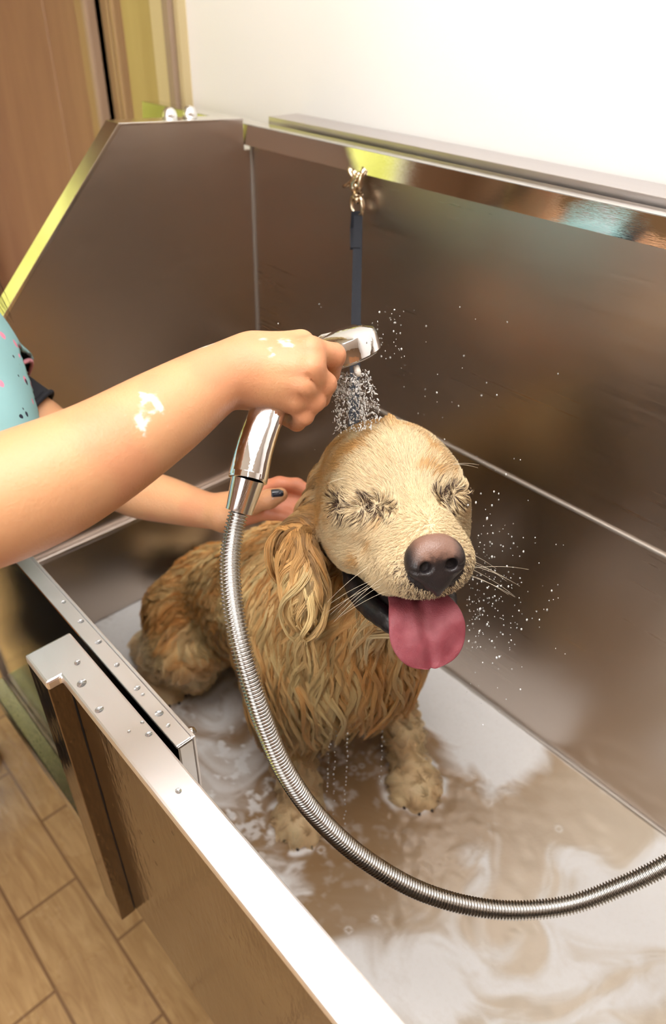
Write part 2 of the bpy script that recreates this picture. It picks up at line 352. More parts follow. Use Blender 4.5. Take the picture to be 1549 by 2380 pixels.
# ------------------------------------------------------------------ smooth implicit modelling
class Field:
    def __init__(s, lo, hi, h):
        s.lo = np.array(lo, float); s.h = h
        s.n = np.ceil((np.array(hi) - s.lo) / h).astype(int) + 1
        s.D = np.full(s.n, .06, np.float32)
    def _win(s, blo, bhi):
        a = np.clip(np.floor((blo - s.lo) / s.h).astype(int), 0, s.n - 1); b = np.clip(np.ceil((bhi - s.lo) / s.h).astype(int) + 1, 1, s.n)
        if (b <= a).any(): return None
        ax = [(s.lo[i] + s.h * np.arange(a[i], b[i])).astype(np.float32) for i in range(3)]
        G = np.meshgrid(*ax, indexing='ij')
        return tuple(slice(a[i], b[i]) for i in range(3)), G
    def _mix(s, sl, d, k, sub):
        A = s.D[sl]
        if sub:
            d = -d; h = np.maximum(k - np.abs(A - d), 0) / k if k > 0 else 0
            s.D[sl] = np.maximum(A, d) + h * h * k * .25
        else:
            h = np.maximum(k - np.abs(A - d), 0) / k if k > 0 else 0
            s.D[sl] = np.minimum(A, d) - h * h * k * .25
    def cap(s, a, b, ra, rb, k=.02, sub=False):
        a = np.array(a, float); b = np.array(b, float); m = max(ra, rb) + max(k, .01) + .012
        w = s._win(np.minimum(a, b) - m, np.maximum(a, b) + m)
        if w is None: return s
        sl, (X, Y, Z) = w; ab = b - a; L2 = max(ab @ ab, 1e-12)
        t = np.clip(((X - a[0]) * ab[0] + (Y - a[1]) * ab[1] + (Z - a[2]) * ab[2]) / L2, 0, 1)
        d = np.sqrt((X - a[0] - t * ab[0]) ** 2 + (Y - a[1] - t * ab[1]) ** 2 + (Z - a[2] - t * ab[2]) ** 2) - (ra + (rb - ra) * t)
        s._mix(sl, d, k, sub); return s
    def ell(s, c, r, R=None, k=.02, sub=False):
        c = np.array(c, float); r = np.array(r, float); m = r.max() + max(k, .01) + .012
        w = s._win(c - m, c + m)
        if w is None: return s
        sl, (X, Y, Z) = w; X = X - c[0]; Y = Y - c[1]; Z = Z - c[2]
        if R is not None:
            R = np.array(R); X, Y, Z = [R[0, i] * X + R[1, i] * Y + R[2, i] * Z for i in range(3)]
        k0 = np.sqrt((X / r[0]) ** 2 + (Y / r[1]) ** 2 + (Z / r[2]) ** 2)
        k1 = np.sqrt((X / r[0] ** 2) ** 2 + (Y / r[1] ** 2) ** 2 + (Z / r[2] ** 2) ** 2) + 1e-9
        s._mix(sl, k0 * (k0 - 1) / k1, k, sub); return s
    def chain(s, pts, rad, k=.015):
        for i in range(len(pts) - 1): s.cap(pts[i], pts[i + 1], rad[i], rad[i + 1], k)
        return s
    def limb(s, pts, rad, n=7, k=.003):
        C = catmull(pts, n); R_ = [r[0] for r in catmull([(r, 0) for r in rad], n)]
        for i in range(len(C) - 1): s.cap(C[i], C[i + 1], R_[i], R_[i + 1], k)
        return s
    def sample(s, Q, grad=False):
        q = (Q - s.lo) / s.h; q = np.clip(q, 0, s.n - 1.001); i = q.astype(int); f = (q - i).astype(np.float32); D = s.D
        x, y, z = i.T; fx, fy, fz = f.T
        c = [[[D[x + a, y + b, z + e] for e in (0, 1)] for b in (0, 1)] for a in (0, 1)]
        l = lambda p, q_, t: p + (q_ - p) * t
        v = l(l(l(c[0][0][0], c[1][0][0], fx), l(c[0][1][0], c[1][1][0], fx), fy), l(l(c[0][0][1], c[1][0][1], fx), l(c[0][1][1], c[1][1][1], fx), fy), fz)
        if not grad: return v
        gx = l(l(c[1][0][0] - c[0][0][0], c[1][1][0] - c[0][1][0], fy), l(c[1][0][1] - c[0][0][1], c[1][1][1] - c[0][1][1], fy), fz)
        gy = l(l(c[0][1][0] - c[0][0][0], c[1][1][0] - c[1][0][0], fx), l(c[0][1][1] - c[0][0][1], c[1][1][1] - c[1][0][1], fx), fz)
        gz = l(l(c[0][0][1] - c[0][0][0], c[1][0][1] - c[1][0][0], fx), l(c[0][1][1] - c[0][1][0], c[1][1][1] - c[1][1][0], fx), fy)
        G = np.stack([gx, gy, gz], -1); G /= (np.linalg.norm(G, axis=1, keepdims=True) + 1e-9); return v, G
    def mesh(s):
        D = s.D; n = s.n; neg = D < 0
        S8 = np.zeros(n - 1, np.int8)
        for a in (0, 1):
            for b in (0, 1):
                for c in (0, 1): S8 += neg[a:n[0] - 1 + a, b:n[1] - 1 + b, c:n[2] - 1 + c]
        act = (S8 > 0) & (S8 < 8); idx = np.full(n - 1, -1, np.int32); cells = np.argwhere(act); idx[act] = np.arange(len(cells))
        acc = np.zeros((len(cells), 3)); cnt = np.zeros(len(cells)); x, y, z = cells.T
        cor = [(a, b, c) for a in (0, 1) for b in (0, 1) for c in (0, 1)]
        val = {c: D[x + c[0], y + c[1], z + c[2]] for c in cor}
        for c in cor:
            for ax in range(3):
                if c[ax] == 0:
                    e = list(c); e[ax] = 1; e = tuple(e); v0, v1 = val[c], val[e]; m = (v0 < 0) != (v1 < 0)
                    t = np.where(m, v0 / np.where(m, v0 - v1, 1), 0); p = np.tile(np.array(c, float), (len(cells), 1)); p[:, ax] += t
                    acc[m] += p[m]; cnt[m] += 1
        V = s.lo + s.h * (cells + acc / cnt[:, None]); Fs = []
        for ax in range(3):
            sl0 = [slice(1, -1)] * 3; sl0[ax] = slice(0, -1); sl1 = list(sl0); sl1[ax] = slice(1, None)
            A = neg[tuple(sl0)]; B = neg[tuple(sl1)]
            for flip, m in ((False, A & ~B), (True, ~A & B)):
                e = np.argwhere(m)
                if not len(e): continue
                e[:, [i for i in range(3) if i != ax]] += 1
                u, v = [(1, 2), (2, 0), (0, 1)][ax]; q = []
                for du, dv in ((-1, -1), (0, -1), (0, 0), (-1, 0)):
                    c = e.copy(); c[:, u] += du; c[:, v] += dv; q.append(idx[c[:, 0], c[:, 1], c[:, 2]])
                q = np.stack(q, -1); Fs.append(q[:, ::-1] if flip else q)
        F = np.vstack(Fs); F = F[(F >= 0).all(1)]
        return V, F
def relax(V, F, it=2, lam=.5):
    E = np.vstack([F[:, [0, 1]], F[:, [1, 2]], F[:, [2, 3]], F[:, [3, 0]]]); n = len(V)
    deg = np.bincount(E.ravel(), minlength=n).astype(float)
    for _ in range(it):
        A = np.stack([np.bincount(E[:, 0], V[E[:, 1], i], n) + np.bincount(E[:, 1], V[E[:, 0], i], n) for i in range(3)], -1) / deg[:, None]
        V = V + lam * (A - V)
    return V
# smooth value noise on arrays
_perm = rng.permutation(4096).astype(np.int64); _rv = rng.random(4096)
def vnoise(p, scale=1.0, seed=0):
    p = np.asarray(p, float) * scale + seed * 17.31; i = np.floor(p).astype(np.int64); f = p - i; f = f * f * (3 - 2 * f); out = 0
    for a in (0, 1):
        for b in (0, 1):
            for c in (0, 1):
                hsh = _perm[(_perm[(_perm[(i[:, 0] + a) & 4095] + i[:, 1] + b) & 4095] + i[:, 2] + c) & 4095]
                out = out + _rv[hsh] * (f[:, 0] if a else 1 - f[:, 0]) * (f[:, 1] if b else 1 - f[:, 1]) * (f[:, 2] if c else 1 - f[:, 2])
    return out
def fbm(p, scale, oct=4, seed=0):
    o = 0; a = 1; t = 0
    for k in range(oct): o = o + a * vnoise(p, scale * 2 ** k, seed + k); t += a; a *= .5
    return o / t
def sstep(x, a, b):
    t = np.clip((x - a) / (b - a), 0, 1); return t * t * (3 - 2 * t)
# ------------------------------------------------------------------ the dog
RH = np.array([[.768, .535, -.353], [-.513, .843, .162], [.385, .057, .921]])
u_, s_, v_ = np.linalg.svd(RH); RH = u_ @ v_
TH = np.array([-.390, .463, 1.175])
def hw(p): return RH @ np.array(p, float) + TH           # head frame (forward, left, up) -> world
def fl_(x, y, h): return np.array([x, y, TZ + h])         # above the tub floor
DF = Field((-1.0, .28, TZ - .005), (-.17, .735, TZ + .72), .0027)
def hc(a, b, ra, rb, k=.02, sub=False): DF.cap(hw(a), hw(b), ra, rb, k, sub)
def he(c, r, k=.02, sub=False, R=None): DF.ell(hw(c), r, RH if R is None else RH @ R, k, sub)
def bc(a, b, ra, rb, k=.03): DF.cap(fl_(*a), fl_(*b), ra, rb, k)
def be(c, r, k=.03, yaw=0, pitch=0):
    cy_, sy_ = math.cos(yaw), math.sin(yaw); cp, sp = math.cos(pitch), math.sin(pitch)
    R = np.array([[cy_, -sy_, 0], [sy_, cy_, 0], [0, 0, 1]]) @ np.array([[cp, 0, -sp], [0, 1, 0], [sp, 0, cp]])
    DF.ell(fl_(*c), r, R, k)
# trunk
be((-.795, .50, .108), (.088, .094, .105), .03)
bc((-.765, .50, .140), (-.54, .48, .345), .094, .098, .05)
be((-.50, .475, .325), (.100, .095, .115), .04, 0, .3)
be((-.44, .465, .335), (.075, .078, .09), .04)
be((-.49, .475, .265), (.055, .060, .05), .03)
# shoulders and upper arms
be((-.485, .395, .30), (.075, .042, .115), .03, 0, .25)
be((-.46, .555, .30), (.07, .042, .11), .03, 0, .25)
for sy, pts in ((1, [(-.485, .392, .24), (-.485, .395, .17), (-.458, .398, .07), (-.448, .398, .035)]), (2, [(-.455, .56, .24), (-.45, .57, .17), (-.405, .575, .07), (-.392, .572, .035)])):
    DF.chain([fl_(*p) for p in pts], [.046, .034, .027, .028], .015)
def paw(x, y, ang, s=1.0):
    c, si = math.cos(ang), math.sin(ang)
    def q(a, b, h): return fl_(x + c * a - si * b, y + si * a + c * b, h)
    DF.ell(q(.012 * s, 0, .024), (.036 * s, .030 * s, .022), np.array([[c, -si, 0], [si, c, 0], [0, 0, 1]]), .012)
    tips = []
    for b, a in ((-.024, .022), (-.009, .036), (.009, .036), (.024, .022)):
        DF.cap(q((a - .016) * s, b * .85 * s, .022), q((a + .006) * s, b * s, .013), .0135 * s, .0115 * s, .005)
        tips.append((q((a + .015) * s, b * s, .013), np.array([c, si, -.5])))
    return tips
CLAWS = paw(-.443, .390, -.60, 1.14) + paw(-.368, .556, -.45, 1.18)
# hind legs folded in a sit
be((-.775, .405, .110), (.095, .048, .098), .03, -.15, .15)
be((-.775, .595, .110), (.095, .048, .098), .03, .15, .15)
DF.chain([fl_(-.72, .385, .13), fl_(-.80, .38, .06), fl_(-.865, .385, .035)], [.05, .038, .026], .02)
DF.chain([fl_(-.865, .385, .035), fl_(-.79, .378, .026)], [.026, .027], .015)
DF.chain([fl_(-.72, .615, .13), fl_(-.80, .62, .06), fl_(-.865, .615, .035), fl_(-.79, .62, .026)], [.05, .038, .026, .027], .02)
CLAWS += paw(-.782, .374, -.35, .95) + paw(-.775, .622, .1, .95)
# tail lying on the pan
DF.chain([fl_(-.93, .52, .06), fl_(-.955, .60, .03), fl_(-.90, .68, .022), fl_(-.80, .70, .018)], [.035, .028, .024, .012], .02)
# neck
DF.cap(hw((-.055, 0, -.03)), fl_(-.475, .485, .37), .072, .095, .05)
DF.cap(hw((-.02, 0, -.06)), fl_(-.42, .465, .36), .048, .075, .05)
# head
he((-.012, 0, .008), (.084, .0715, .071), .02)
he((.035, 0, .030), (.05, .052, .042), .03)
for s in (-1, 1):
    he((.026, s * .043, -.022), (.050, .031, .042), .025)
    he((.052, s * .030, .030), (.026, .026, .018), .02)
    he((.060, s * .040, -.002), (.024, .022, .018), .015)
    he((.112, s * .019, -.030), (.044, .0225, .024), .015)
hc((.060, 0, -.008), (.128, 0, -.018), .040, .030, .025)
he((.138, 0, -.028), (.028, .034, .022), .015)
hc((.075, 0, .016), (.135, 0, .000), .022, .017, .02)
# lower jaw, mouth opening
hc((.00, 0, -.070), (.050, 0, -.082), .038, .028, .02)
hc((.050, -.018, -.086), (.110, -.013, -.096), .024, .015, .01)
hc((.050, .018, -.086), (.110, .013, -.096), .024, .015, .01)
for s in (-1, 1): hc((.050, s * .046, -.038), (.110, s * .029, -.044), .014, .0165, .012)
he((.128, 0, -.040), (.026, .028, .017), .012)
hc((.045, 0, -.072), (.135, 0, -.075), .009, .014, .006, True)
for s in (-1, 1):
    hc((.040, s * .048, -.064), (.130, s * .034, -.075), .0035, .009, .005, True)
    # closed eyes: a soft hollow with a tight crease
    he((.074, s * .039, .0205), (.008, .020, .0050), .012)
    he((.075, s * .039, .0095), (.007, .018, .0045), .012)
    hc((.082, s * .023, .0150), (.062, s * .060, .011), .0025, .0020, .006, True)
# ears: wet flaps hanging beside the cheeks
EARR = [hw((-.020, -.062, .022)), hw((-.018, -.073, -.008)), P(692, 1255, .722), P(708, 1318, .716), P(716, 1368, .712), P(712, 1412, .712)]
EARL = [hw((-.045, .058, .020)), hw((-.060, .066, -.010)), hw((-.070, .068, -.05)), hw((-.075, .066, -.10)), hw((-.075, .062, -.125))]
DF.chain(EARR, [.010, .011, .012, .012, .010, .007], .014)
DF.chain(EARL, [.018, .018, .016, .013, .008], .012)
# tuft on the crown
hc((.030, .004, .066), (.020, .004, .086), .006, .002, .012)
DV, DFc = DF.mesh(); DV = relax(DV, DFc, 1, .4)
DOGO = np.array([-.6, .48, TZ])
DOG = thing('golden_retriever', 'wet golden retriever sitting in the steel bath, eyes squeezed shut, tongue out', 'dog', None, tuple(DOGO))
def dogobj(name, V, F, mat, **k): return mesh_np(name, np.asarray(V) - DOGO, F, mat, DOG, **k)
def dogmb(mb, name, mat, parent=None, **k):
    o = mb.build(name, mat, parent or DOG, **k); o.location = Vector(-DOGO) if parent is None else Vector((0, 0, 0)); return o
def hl(Pn): return (np.asarray(Pn) - TH) @ RH              # world -> head frame
def _snap(p):
    for _ in range(8):
        w_ = hw(p)[None]; d, n = DF.sample(w_, True); p = hl(w_ - n * d[:, None])[0]
    return p
EYP = [[_snap(np.array(p) * [1, s, 1]) for p in ((.083, .0265, .0160), (.079, .030, .0145), (.070, .043, .0150), (.060, .055, .0165))] for s in (-1, 1)]
def eyeseg(q):
    best = None
    for pl_ in EYP:
        for a, b in zip(pl_[:-1], pl_[1:]):
            ab = b - a; t = np.clip((q - a) @ ab / (ab @ ab), 0, 1); v = (q - a - t[:, None] * ab) * np.array([.35, 1, 1]); r = np.linalg.norm(v, axis=1)
            if best is None: best = [r, v]
            else:
                m_ = r < best[0]; best = [np.where(m_, r, best[0]), np.where(m_[:, None], v, best[1])]
    return best
EYES = np.array([[.068, -.037, .017], [.068, .036, .017]])
NOSEL = np.array([.158, 0, -.018])
def mixc(a, b, t): return a * (1 - t)[:, None] + b * t[:, None]
def lin(r, g_, b): return np.array(srgb(r, g_, b)[:3])
def headd(q):
    a = np.array([-.02, 0, .005]); ab = np.array([.150, 0, -.030]); t = np.clip((q - a) @ ab / (ab @ ab), 0, 1)
    return np.linalg.norm(q - a - t[:, None] * ab, axis=1)
def coat(Pn):
    """colour of the coat by body region (pigment only)"""
    q = hl(Pn); hd = sstep(headd(q), .105, .08)
    n1 = fbm(Pn, 22, 3, 3); n2 = fbm(Pn, 60, 2, 9)
    bodyc = mixc(np.tile(lin(248, 184, 108), (len(Pn), 1)), np.tile(lin(255, 226, 164), (len(Pn), 1)), sstep(n1 * .6 + n2 * .4, .32, .66))
    rump = sstep(Pn[:, 0], -.62, -.8); bodyc = mixc(bodyc, bodyc * np.array([1.0, .86, .68]), rump * .4)
    leg = sstep(Pn[:, 2] - TZ, .17, .10); bodyc = mixc(bodyc, np.tile(lin(252, 226, 180), (len(Pn), 1)), leg * .75)
    headc = mixc(np.tile(lin(220, 170, 106), (len(Pn), 1)), np.tile(lin(240, 216, 174), (len(Pn), 1)), sstep(n1 * .5 + n2 * .5 + (q[:, 0] - .03) * 2.2, .36, .62))
    c = mixc(bodyc, headc * .90, hd); return np.clip(c, 0, 1), q, hd
def darkmask(q):
    """dark rims of the eyes, lips and muzzle"""
    m = np.zeros(len(q))
    m = sstep(eyeseg(q)[0], .0080, .0020)
    for e in EYES: m = np.maximum(m, sstep(np.linalg.norm((q - e) * np.array([.4, 1, 1.2]), axis=1), .0125, .005))
    lip = sstep(q[:, 0], .02, .06) * sstep(np.abs(q[:, 2] + .062), .010, .003)
    return m, lip
cc, q_, hd_ = coat(DV); em, lm = darkmask(q_)
inmouth = ((q_[:, 0] > .03) & (np.abs(q_[:, 1]) < .046) & (q_[:, 2] < -.060) & (q_[:, 2] > -.090) & (hd_ > .3))
dk = np.maximum(em * .9, lm * .75)
cc = cc * .95
cc = mixc(cc, np.tile(lin(52, 36, 30), (len(DV), 1)), dk); cc[inmouth] = lin(30, 20, 22)
cc[np.linalg.norm(q_ - [.164, 0, -.024], axis=1) < .026] = lin(34, 28, 30)
m = Mat('dog_coat_skin').set(Roughness=.5); an = m.n('ShaderNodeAttribute', attribute_name='coat'); m.l(an, 'Color', m.b, 'Base Color')
m.bump(m.noise(m.coord(), 260, 3, .6), 'Fac', .5, .002)
body = dogobj('body', DV, DFc, m.m, attrs={'coat': ('FLOAT_COLOR', np.c_[cc, np.ones(len(cc))])})

# nose leather
NF = Field(hw((.16, 0, -.02)) - .05, hw((.16, 0, -.02)) + .05, .00085)
def ne(c, r, k=.004, sub=False): NF.ell(hw(c), r, RH, k, sub)
ne((.158, 0, -.012), (.016, .0230, .0165), .006)
for s in (-1, 1):
    ne((.161, s * .0145, -.019), (.0128, .0115, .0138), .006)
ne((.1615, 0, -.031), (.0110, .0140, .0145), .008)
NF.cap(hw((.167, 0, -.040)), hw((.164, 0, -.047)), .0030, .0022, .005)
for s in (-1, 1):
    NF.cap(hw((.181, s * .0085, -.0205)), hw((.166, s * .0125, -.0185)), .0040, .0052, .0035, True)
    NF.cap(hw((.174, s * .0145, -.0235)), hw((.170, s * .0255, -.0215)), .0014, .0018, .0025, True)
NF.cap(hw((.1795, 0, -.012)), hw((.176, 0, -.050)), .0011, .0014, .0025, True)
nV, nF = NF.mesh(); nV = relax(nV, nF, 2, .5)
nq = hl(nV); pk = sstep(nq[:, 2] + (fbm(nV, 300, 3, 2) - .5) * .012, -.019, -.006) * sstep(np.abs(nq[:, 1]), .024, .012)
nc = mixc(np.tile(lin(38, 32, 33), (len(nV), 1)), np.tile(lin(142, 106, 90), (len(nV), 1)), pk * .85)
m = Mat('nose_leather').set(Roughness=.38, Specular_IOR_Level=.6); an = m.n('ShaderNodeAttribute', attribute_name='tone'); m.l(an, 'Color', m.b, 'Base Color')
vo = m.n('ShaderNodeTexVoronoi', i_Scale=900.0); m.l(m.coord(), 0, vo, 'Vector'); m.bump(vo, 'Distance', .35, .0006)
dogobj('nose', nV, nF, m.m, attrs={'tone': ('FLOAT_COLOR', np.c_[nc, np.ones(len(nc))])}, label='black nose with a brown-pink top')

# tongue
def tongue():
    cl = catmull([(.030, -.066), (.075, -.067), (.110, -.070), (.131, -.081), (.140, -.101), (.143, -.126)], 8)
    wd = catmull([(.018, 0), (.024, 0), (.027, 0), (.0335, 0), (.0345, 0), (.020, 0)], 8)
    n = len(cl); mth = 20; V = []
    for i in range(n):
        F_, U_ = cl[i]; t = np.array(cl[min(i + 1, n - 1)]) - np.array(cl[max(i - 1, 0)]); t /= np.linalg.norm(t); nr = np.array([-t[1], t[0]])  # up/forward normal
        if nr[0] < 0 and abs(t[1]) > .7: nr = -nr
        w = wd[i][0]; s = i / (n - 1)
        if s > .70: w = .0345 * max(1 - ((s - .70) / .3005) ** 2.4, 0) ** .5 + .0006
        for k in range(2 * mth):
            a = 2 * math.pi * k / (2 * mth); x = math.cos(a); y = math.sin(a)
            th = .0042 * (1 if s < .8 else max(.25, 1 - (s - .8) * 3)); xx = math.copysign(abs(x) ** .8, x)
            prof = .0050 * (abs(xx) ** 2) * (1 - s * .9) - .0075 * math.exp(-(xx / .07) ** 2) * (1 if y > 0 else .3) * (1 - .6 * max(0, s - .7) / .3)
            off = y * th * (1 + .15 * math.sin(9 * xx + 5 * s)) + prof + .0012 * math.sin(6 * s * 3 + 3 * xx)
            V.append((F_ + nr[0] * off, xx * w + .001 * s * s - .0045, U_ + nr[1] * off))
    V = [hw(v) for v in V]; F = []; K = 2 * mth
    for i in range(n - 1):
        for k in range(K): F.append((i * K + k, i * K + (k + 1) % K, (i + 1) * K + (k + 1) % K, (i + 1) * K + k))
    for r, st in ((0, 0), (n - 1, (n - 1) * K)):
        for k in range(mth - 1): F.append((st + k, st + k + 1, st + K - 2 - k, st + K - 1 - k))
    return np.array(V), np.array(F)
tV, tF = tongue()
m = Mat('tongue_flesh').set(Roughness=.42, Subsurface_Weight=.25, Subsurface_Radius=(.006, .002, .0015), Subsurface_Scale=1.0, Specular_IOR_Level=.5)
nz = m.noise(m.coord(), 60, 4, .6); rp = m.ramp(nz, 'Fac', [(.3, srgb(136, 58, 68)), (.7, srgb(162, 86, 95))]); m.l(rp, 0, m.b, 'Base Color')
m.bump(m.noise(m.coord(), 700, 3, .7), 'Fac', .5, .0012)
tg = dogobj('tongue', tV, tF, m.m, label='long pink tongue hanging out over the lower jaw')
sm = tg.modifiers.new('subd', 'SUBSURF'); sm.levels = 1; sm.render_levels = 1

# black lips of the lower jaw
LIPM = Mat('black_lip').set(Base_Color=srgb(20, 18, 21), Roughness=.35, Specular_IOR_Level=.6); LIPM.bump(LIPM.noise(LIPM.coord(), 200, 3, .6), 'Fac', .3, .002); LIPM = LIPM.m
for s, ks in ((-1, 1.0), (1, .72)):
    pts = catmull([hw((.028, s * .052 * ks, -.060)), hw((.050, s * .051 * ks, -.074)), hw((.078, s * .044 * ks, -.083)), hw((.102, s * .035 * ks, -.088)), hw((.119, s * .025 * ks, -.094)), hw((.127, s * .008, -.098))], 6)
    nn = len(pts); rad = [.0035 + .0078 * math.sin(math.pi * min(1, .10 + .80 * i / (nn - 1)) ** .8) + .0004 * math.sin(i * 1.9) for i in range(nn)]
    dogmb(MB().tube(pts, rad, 14), 'lip', LIPM, smooth=True, label='wet black lower lip')
# claws
CLM = Mat('claw_horn').set(Base_Color=srgb(70, 52, 42), Roughness=.35).m
for tp, dr in CLAWS:
    dr = dr / np.linalg.norm(dr); a = tp - dr * .004; b = tp + dr * .010
    dogmb(MB().tube([a, a * .4 + b * .6 + [0, 0, .001], b], [.0034, .0026, .0008], 8), 'claw', CLM, smooth=True)
# ------------------------------------------------------------------ fur
def sample_surface(V, F, dens_fn, n):
    tri = np.vstack([F[:, :3], F[:, [0, 2, 3]]]); a, b, c = V[tri[:, 0]], V[tri[:, 1]], V[tri[:, 2]]
    ar = np.linalg.norm(np.cross(b - a, c - a), axis=1) * .5; w = ar * dens_fn((a + b + c) / 3); w /= w.sum()
    k = rng.choice(len(tri), n, p=w); r1 = np.sqrt(rng.random(n))[:, None]; r2 = rng.random(n)[:, None]
    return (1 - r1) * a[k] + r1 * (1 - r2) * b[k] + r1 * r2 * c[k]
def nearest(A, B, cell=.02):
    from mathutils.kdtree import KDTree
    kd = KDTree(len(B))
    for i, p in enumerate(B): kd.insert(p, i)
    kd.balance(); return np.array([kd.find(p)[1] for p in A])
DOWN = np.array([0, 0, -1.0])
CAMV = np.array([0, 0, EYE])
def unit(v): return v / (np.linalg.norm(v, axis=1, keepdims=True) + 1e-9)
_ex = np.array([.9, .02, 0])
def head_dir(p, n):
    q = hl(p); base = q - np.array([.150, 0, .010]); base[:, 1] *= 1.15
    top = sstep(q[:, 2], -.01, .05)[:, None]
    base = unit(base) + top * .3 * (q * [0, 6, 0]) + unit(q * [0, 1, .2]) * .25
    d = unit(base)
    r, v = eyeseg(q); w = (np.exp(-(r / .019) ** 3) * .88)[:, None]; d = d * (1 - w) + unit(v) * w
    swirl = (fbm(p, 55, 2, 21) - .5)[:, None] * (.3 + .7 * sstep(q[:, 0], .0, .06))[:, None]
    w_ = d @ RH.T
    bx = np.cross(n, w_); w_ = w_ + bx * swirl * 1.1
    back = sstep(q[:, 0], .02, -.04)[:, None]
    return unit(w_ * (1 - .55 * back) + DOWN * .55 * back)
def body_dir(p, n):
    b = np.tile(DOWN, (len(p), 1)) + np.array([-.35, 0, 0]) * sstep(p[:, 0], -.45, -.6)[:, None]
    sw = (fbm(p, 14, 3, 31) - .5)[:, None]; w_ = b + np.cross(n, b) * sw * 2.4
    return unit(w_)
EARALL = np.vstack([catmull(EARR, 4), catmull(EARL, 4)])
def eard(p): return np.min(np.linalg.norm(p[:, None, :] - EARALL[None], axis=2), axis=1)
def grow(root, length, nseg, lift, grav, wave, wfreq, offs=.0012):
    """guides that follow the skin; returns (N, nseg+1, 3)"""
    N = len(root); p = root.copy(); out = [p.copy()]; ph = rng.random(N) * 6.28; step = (length / nseg)[:, None]; fr = wfreq * (1 + .5 * rng.random(N))
    am = 1 + rng.random(N) * .7
    for i in range(nseg):
        d, n = DF.sample(p, True); q = hl(p); hd = sstep(headd(q), .100, .082)[:, None]
        t = unit(head_dir(p, n) * hd + body_dir(p, n) * (1 - hd))
        t = t - n * np.sum(t * n, 1, keepdims=True); t = unit(t)
        s = (i + .5) / nseg; lf = (lift * (1 - s))[:, None]
        v = t + n * lf + DOWN * (grav * s)[:, None]
        side = np.cross(n, t); v = v + side * (wave * am * np.sin(ph + fr * 6.28 * s))[:, None]
        p = p + unit(v) * step
        d, n = DF.sample(p, True); o = offs * (1 + i * .5); push = np.maximum(o - d, 0)[:, None]; p = p + n * push
        pull = np.maximum(d - (.006 + .02 * s) * (1 + grav), 0)[:, None] * .3; p = p - n * pull
        out.append(p.copy())
    return np.stack(out, 1)
def clump_strands(root, croot, G, tight, nseg, jit=.0006, lenvar=.25):
    k = nearest(root, croot); g_ = G[k]; off = (root - croot[k])[:, None, :]; s = np.linspace(0, 1, nseg + 1)[None, :, None]
    tt = (tight if np.isscalar(tight) else tight[k][:, None, None])
    P_ = g_ + off * (1 - tt * s ** .7)
    P_ += rng.normal(0, jit, (len(root), 1, 3)) * s * 1.5 + np.cumsum(rng.normal(0, jit * .35, (len(root), nseg + 1, 3)), 1) * s
    # vary length by cutting the parameter
    cut = 1 - lenvar * rng.random(len(root)); idx = s[0, :, 0][None] * cut[:, None] * nseg; i0 = np.clip(idx.astype(int), 0, nseg - 1); f = (idx - i0)[..., None]
    r = np.arange(len(root))[:, None]; return P_[r, i0] * (1 - f) + P_[r, i0 + 1] * f, k
def curves_obj(name, P_, rad0, rad1, col, mat, parent, label=None):
    N, K = P_.shape[:2]; hcv = bpy.data.hair_curves.new(name); hcv.add_curves([K] * N)
    hcv.points.foreach_set('position', (P_ - DOGO).astype(np.float32).ravel())
    a = hcv.attributes.get('radius') or hcv.attributes.new('radius', 'FLOAT', 'POINT'); s = np.linspace(0, 1, K)[None]
    r0 = rad0 if np.isscalar(rad0) else np.asarray(rad0)[:, None]; R_ = (r0 * (1 - s ** 1.5) + rad1 * s ** 1.5) * np.ones((N, 1))
    a.data.foreach_set('value', R_.astype(np.float32).ravel())
    c = hcv.attributes.new('col', 'FLOAT_COLOR', 'CURVE'); c.data.foreach_set('color', np.c_[col, np.ones(N)].astype(np.float32).ravel())
    hcv.materials.append(mat); o = bpy.data.objects.new(name, hcv); link(o, parent)
    if label: o['label'] = label
    return o
def hairmat(name, rough=.38, spec=.5):
    m = Mat(name).set(Roughness=rough, Specular_IOR_Level=spec); an = m.n('ShaderNodeAttribute', attribute_name='col'); m.l(an, 'Color', m.b, 'Base Color'); return m.m
FURM = hairmat('wet_fur'); WHM = hairmat('whisker_hair', .3)
def inface(q): return sstep(headd(q), .096, .084)
def notmouth(q): return 1.0 - ((q[:, 0] > .035) & (np.abs(q[:, 1]) < .044) & (q[:, 2] < -.061) & (q[:, 2] > -.088)) * 1.0
def notnose(q): return 1.0 * (np.linalg.norm((q - [.165, 0, -.022]) * [1, .9, 1], axis=1) > .0225)
# face: dense short hair in fine clumps
def dens_face(p):
    q = hl(p); return inface(q) * notmouth(q) * notnose(q) * (.25 + sstep(q[:, 0], -.08, 0)) * (1 - .7 * (eard(p) < .018))
cr = sample_surface(DV, DFc, dens_face, 13000); q = hl(cr)
er = eyeseg(q)[0]
mz = sstep(q[:, 0], .09, .14)
ln = .0125 - .0080 * mz - .001 * sstep(er, .02, .008) + .012 * sstep(q[:, 0], .02, -.04)
nzd = np.linalg.norm((q - [.164, 0, -.024]) * [1, 1, 1], axis=1); ln = ln * (.45 + .55 * sstep(nzd, .026, .050))
lift = .30 + .35 * sstep(er, .022, .008) + .25 * mz * sstep(q[:, 2], -.02, -.05) - .22 * sstep(q[:, 0], .05, .0)
tgt = .78 - .45 * sstep(q[:, 0], .055, .01) * sstep(er, .012, .03)
G = grow(cr, ln, 7, lift, np.full(len(cr), .08) + .12 * mz * sstep(q[:, 2], -.02, -.05), .10, 1.0, .0005)
rt = sample_surface(DV, DFc, dens_face, 90000)
Ps, k = clump_strands(rt, cr, G, tgt, 7, .00028)
c, q, _ = coat(rt); em, lm = darkmask(q); rr = rng.random(len(rt))
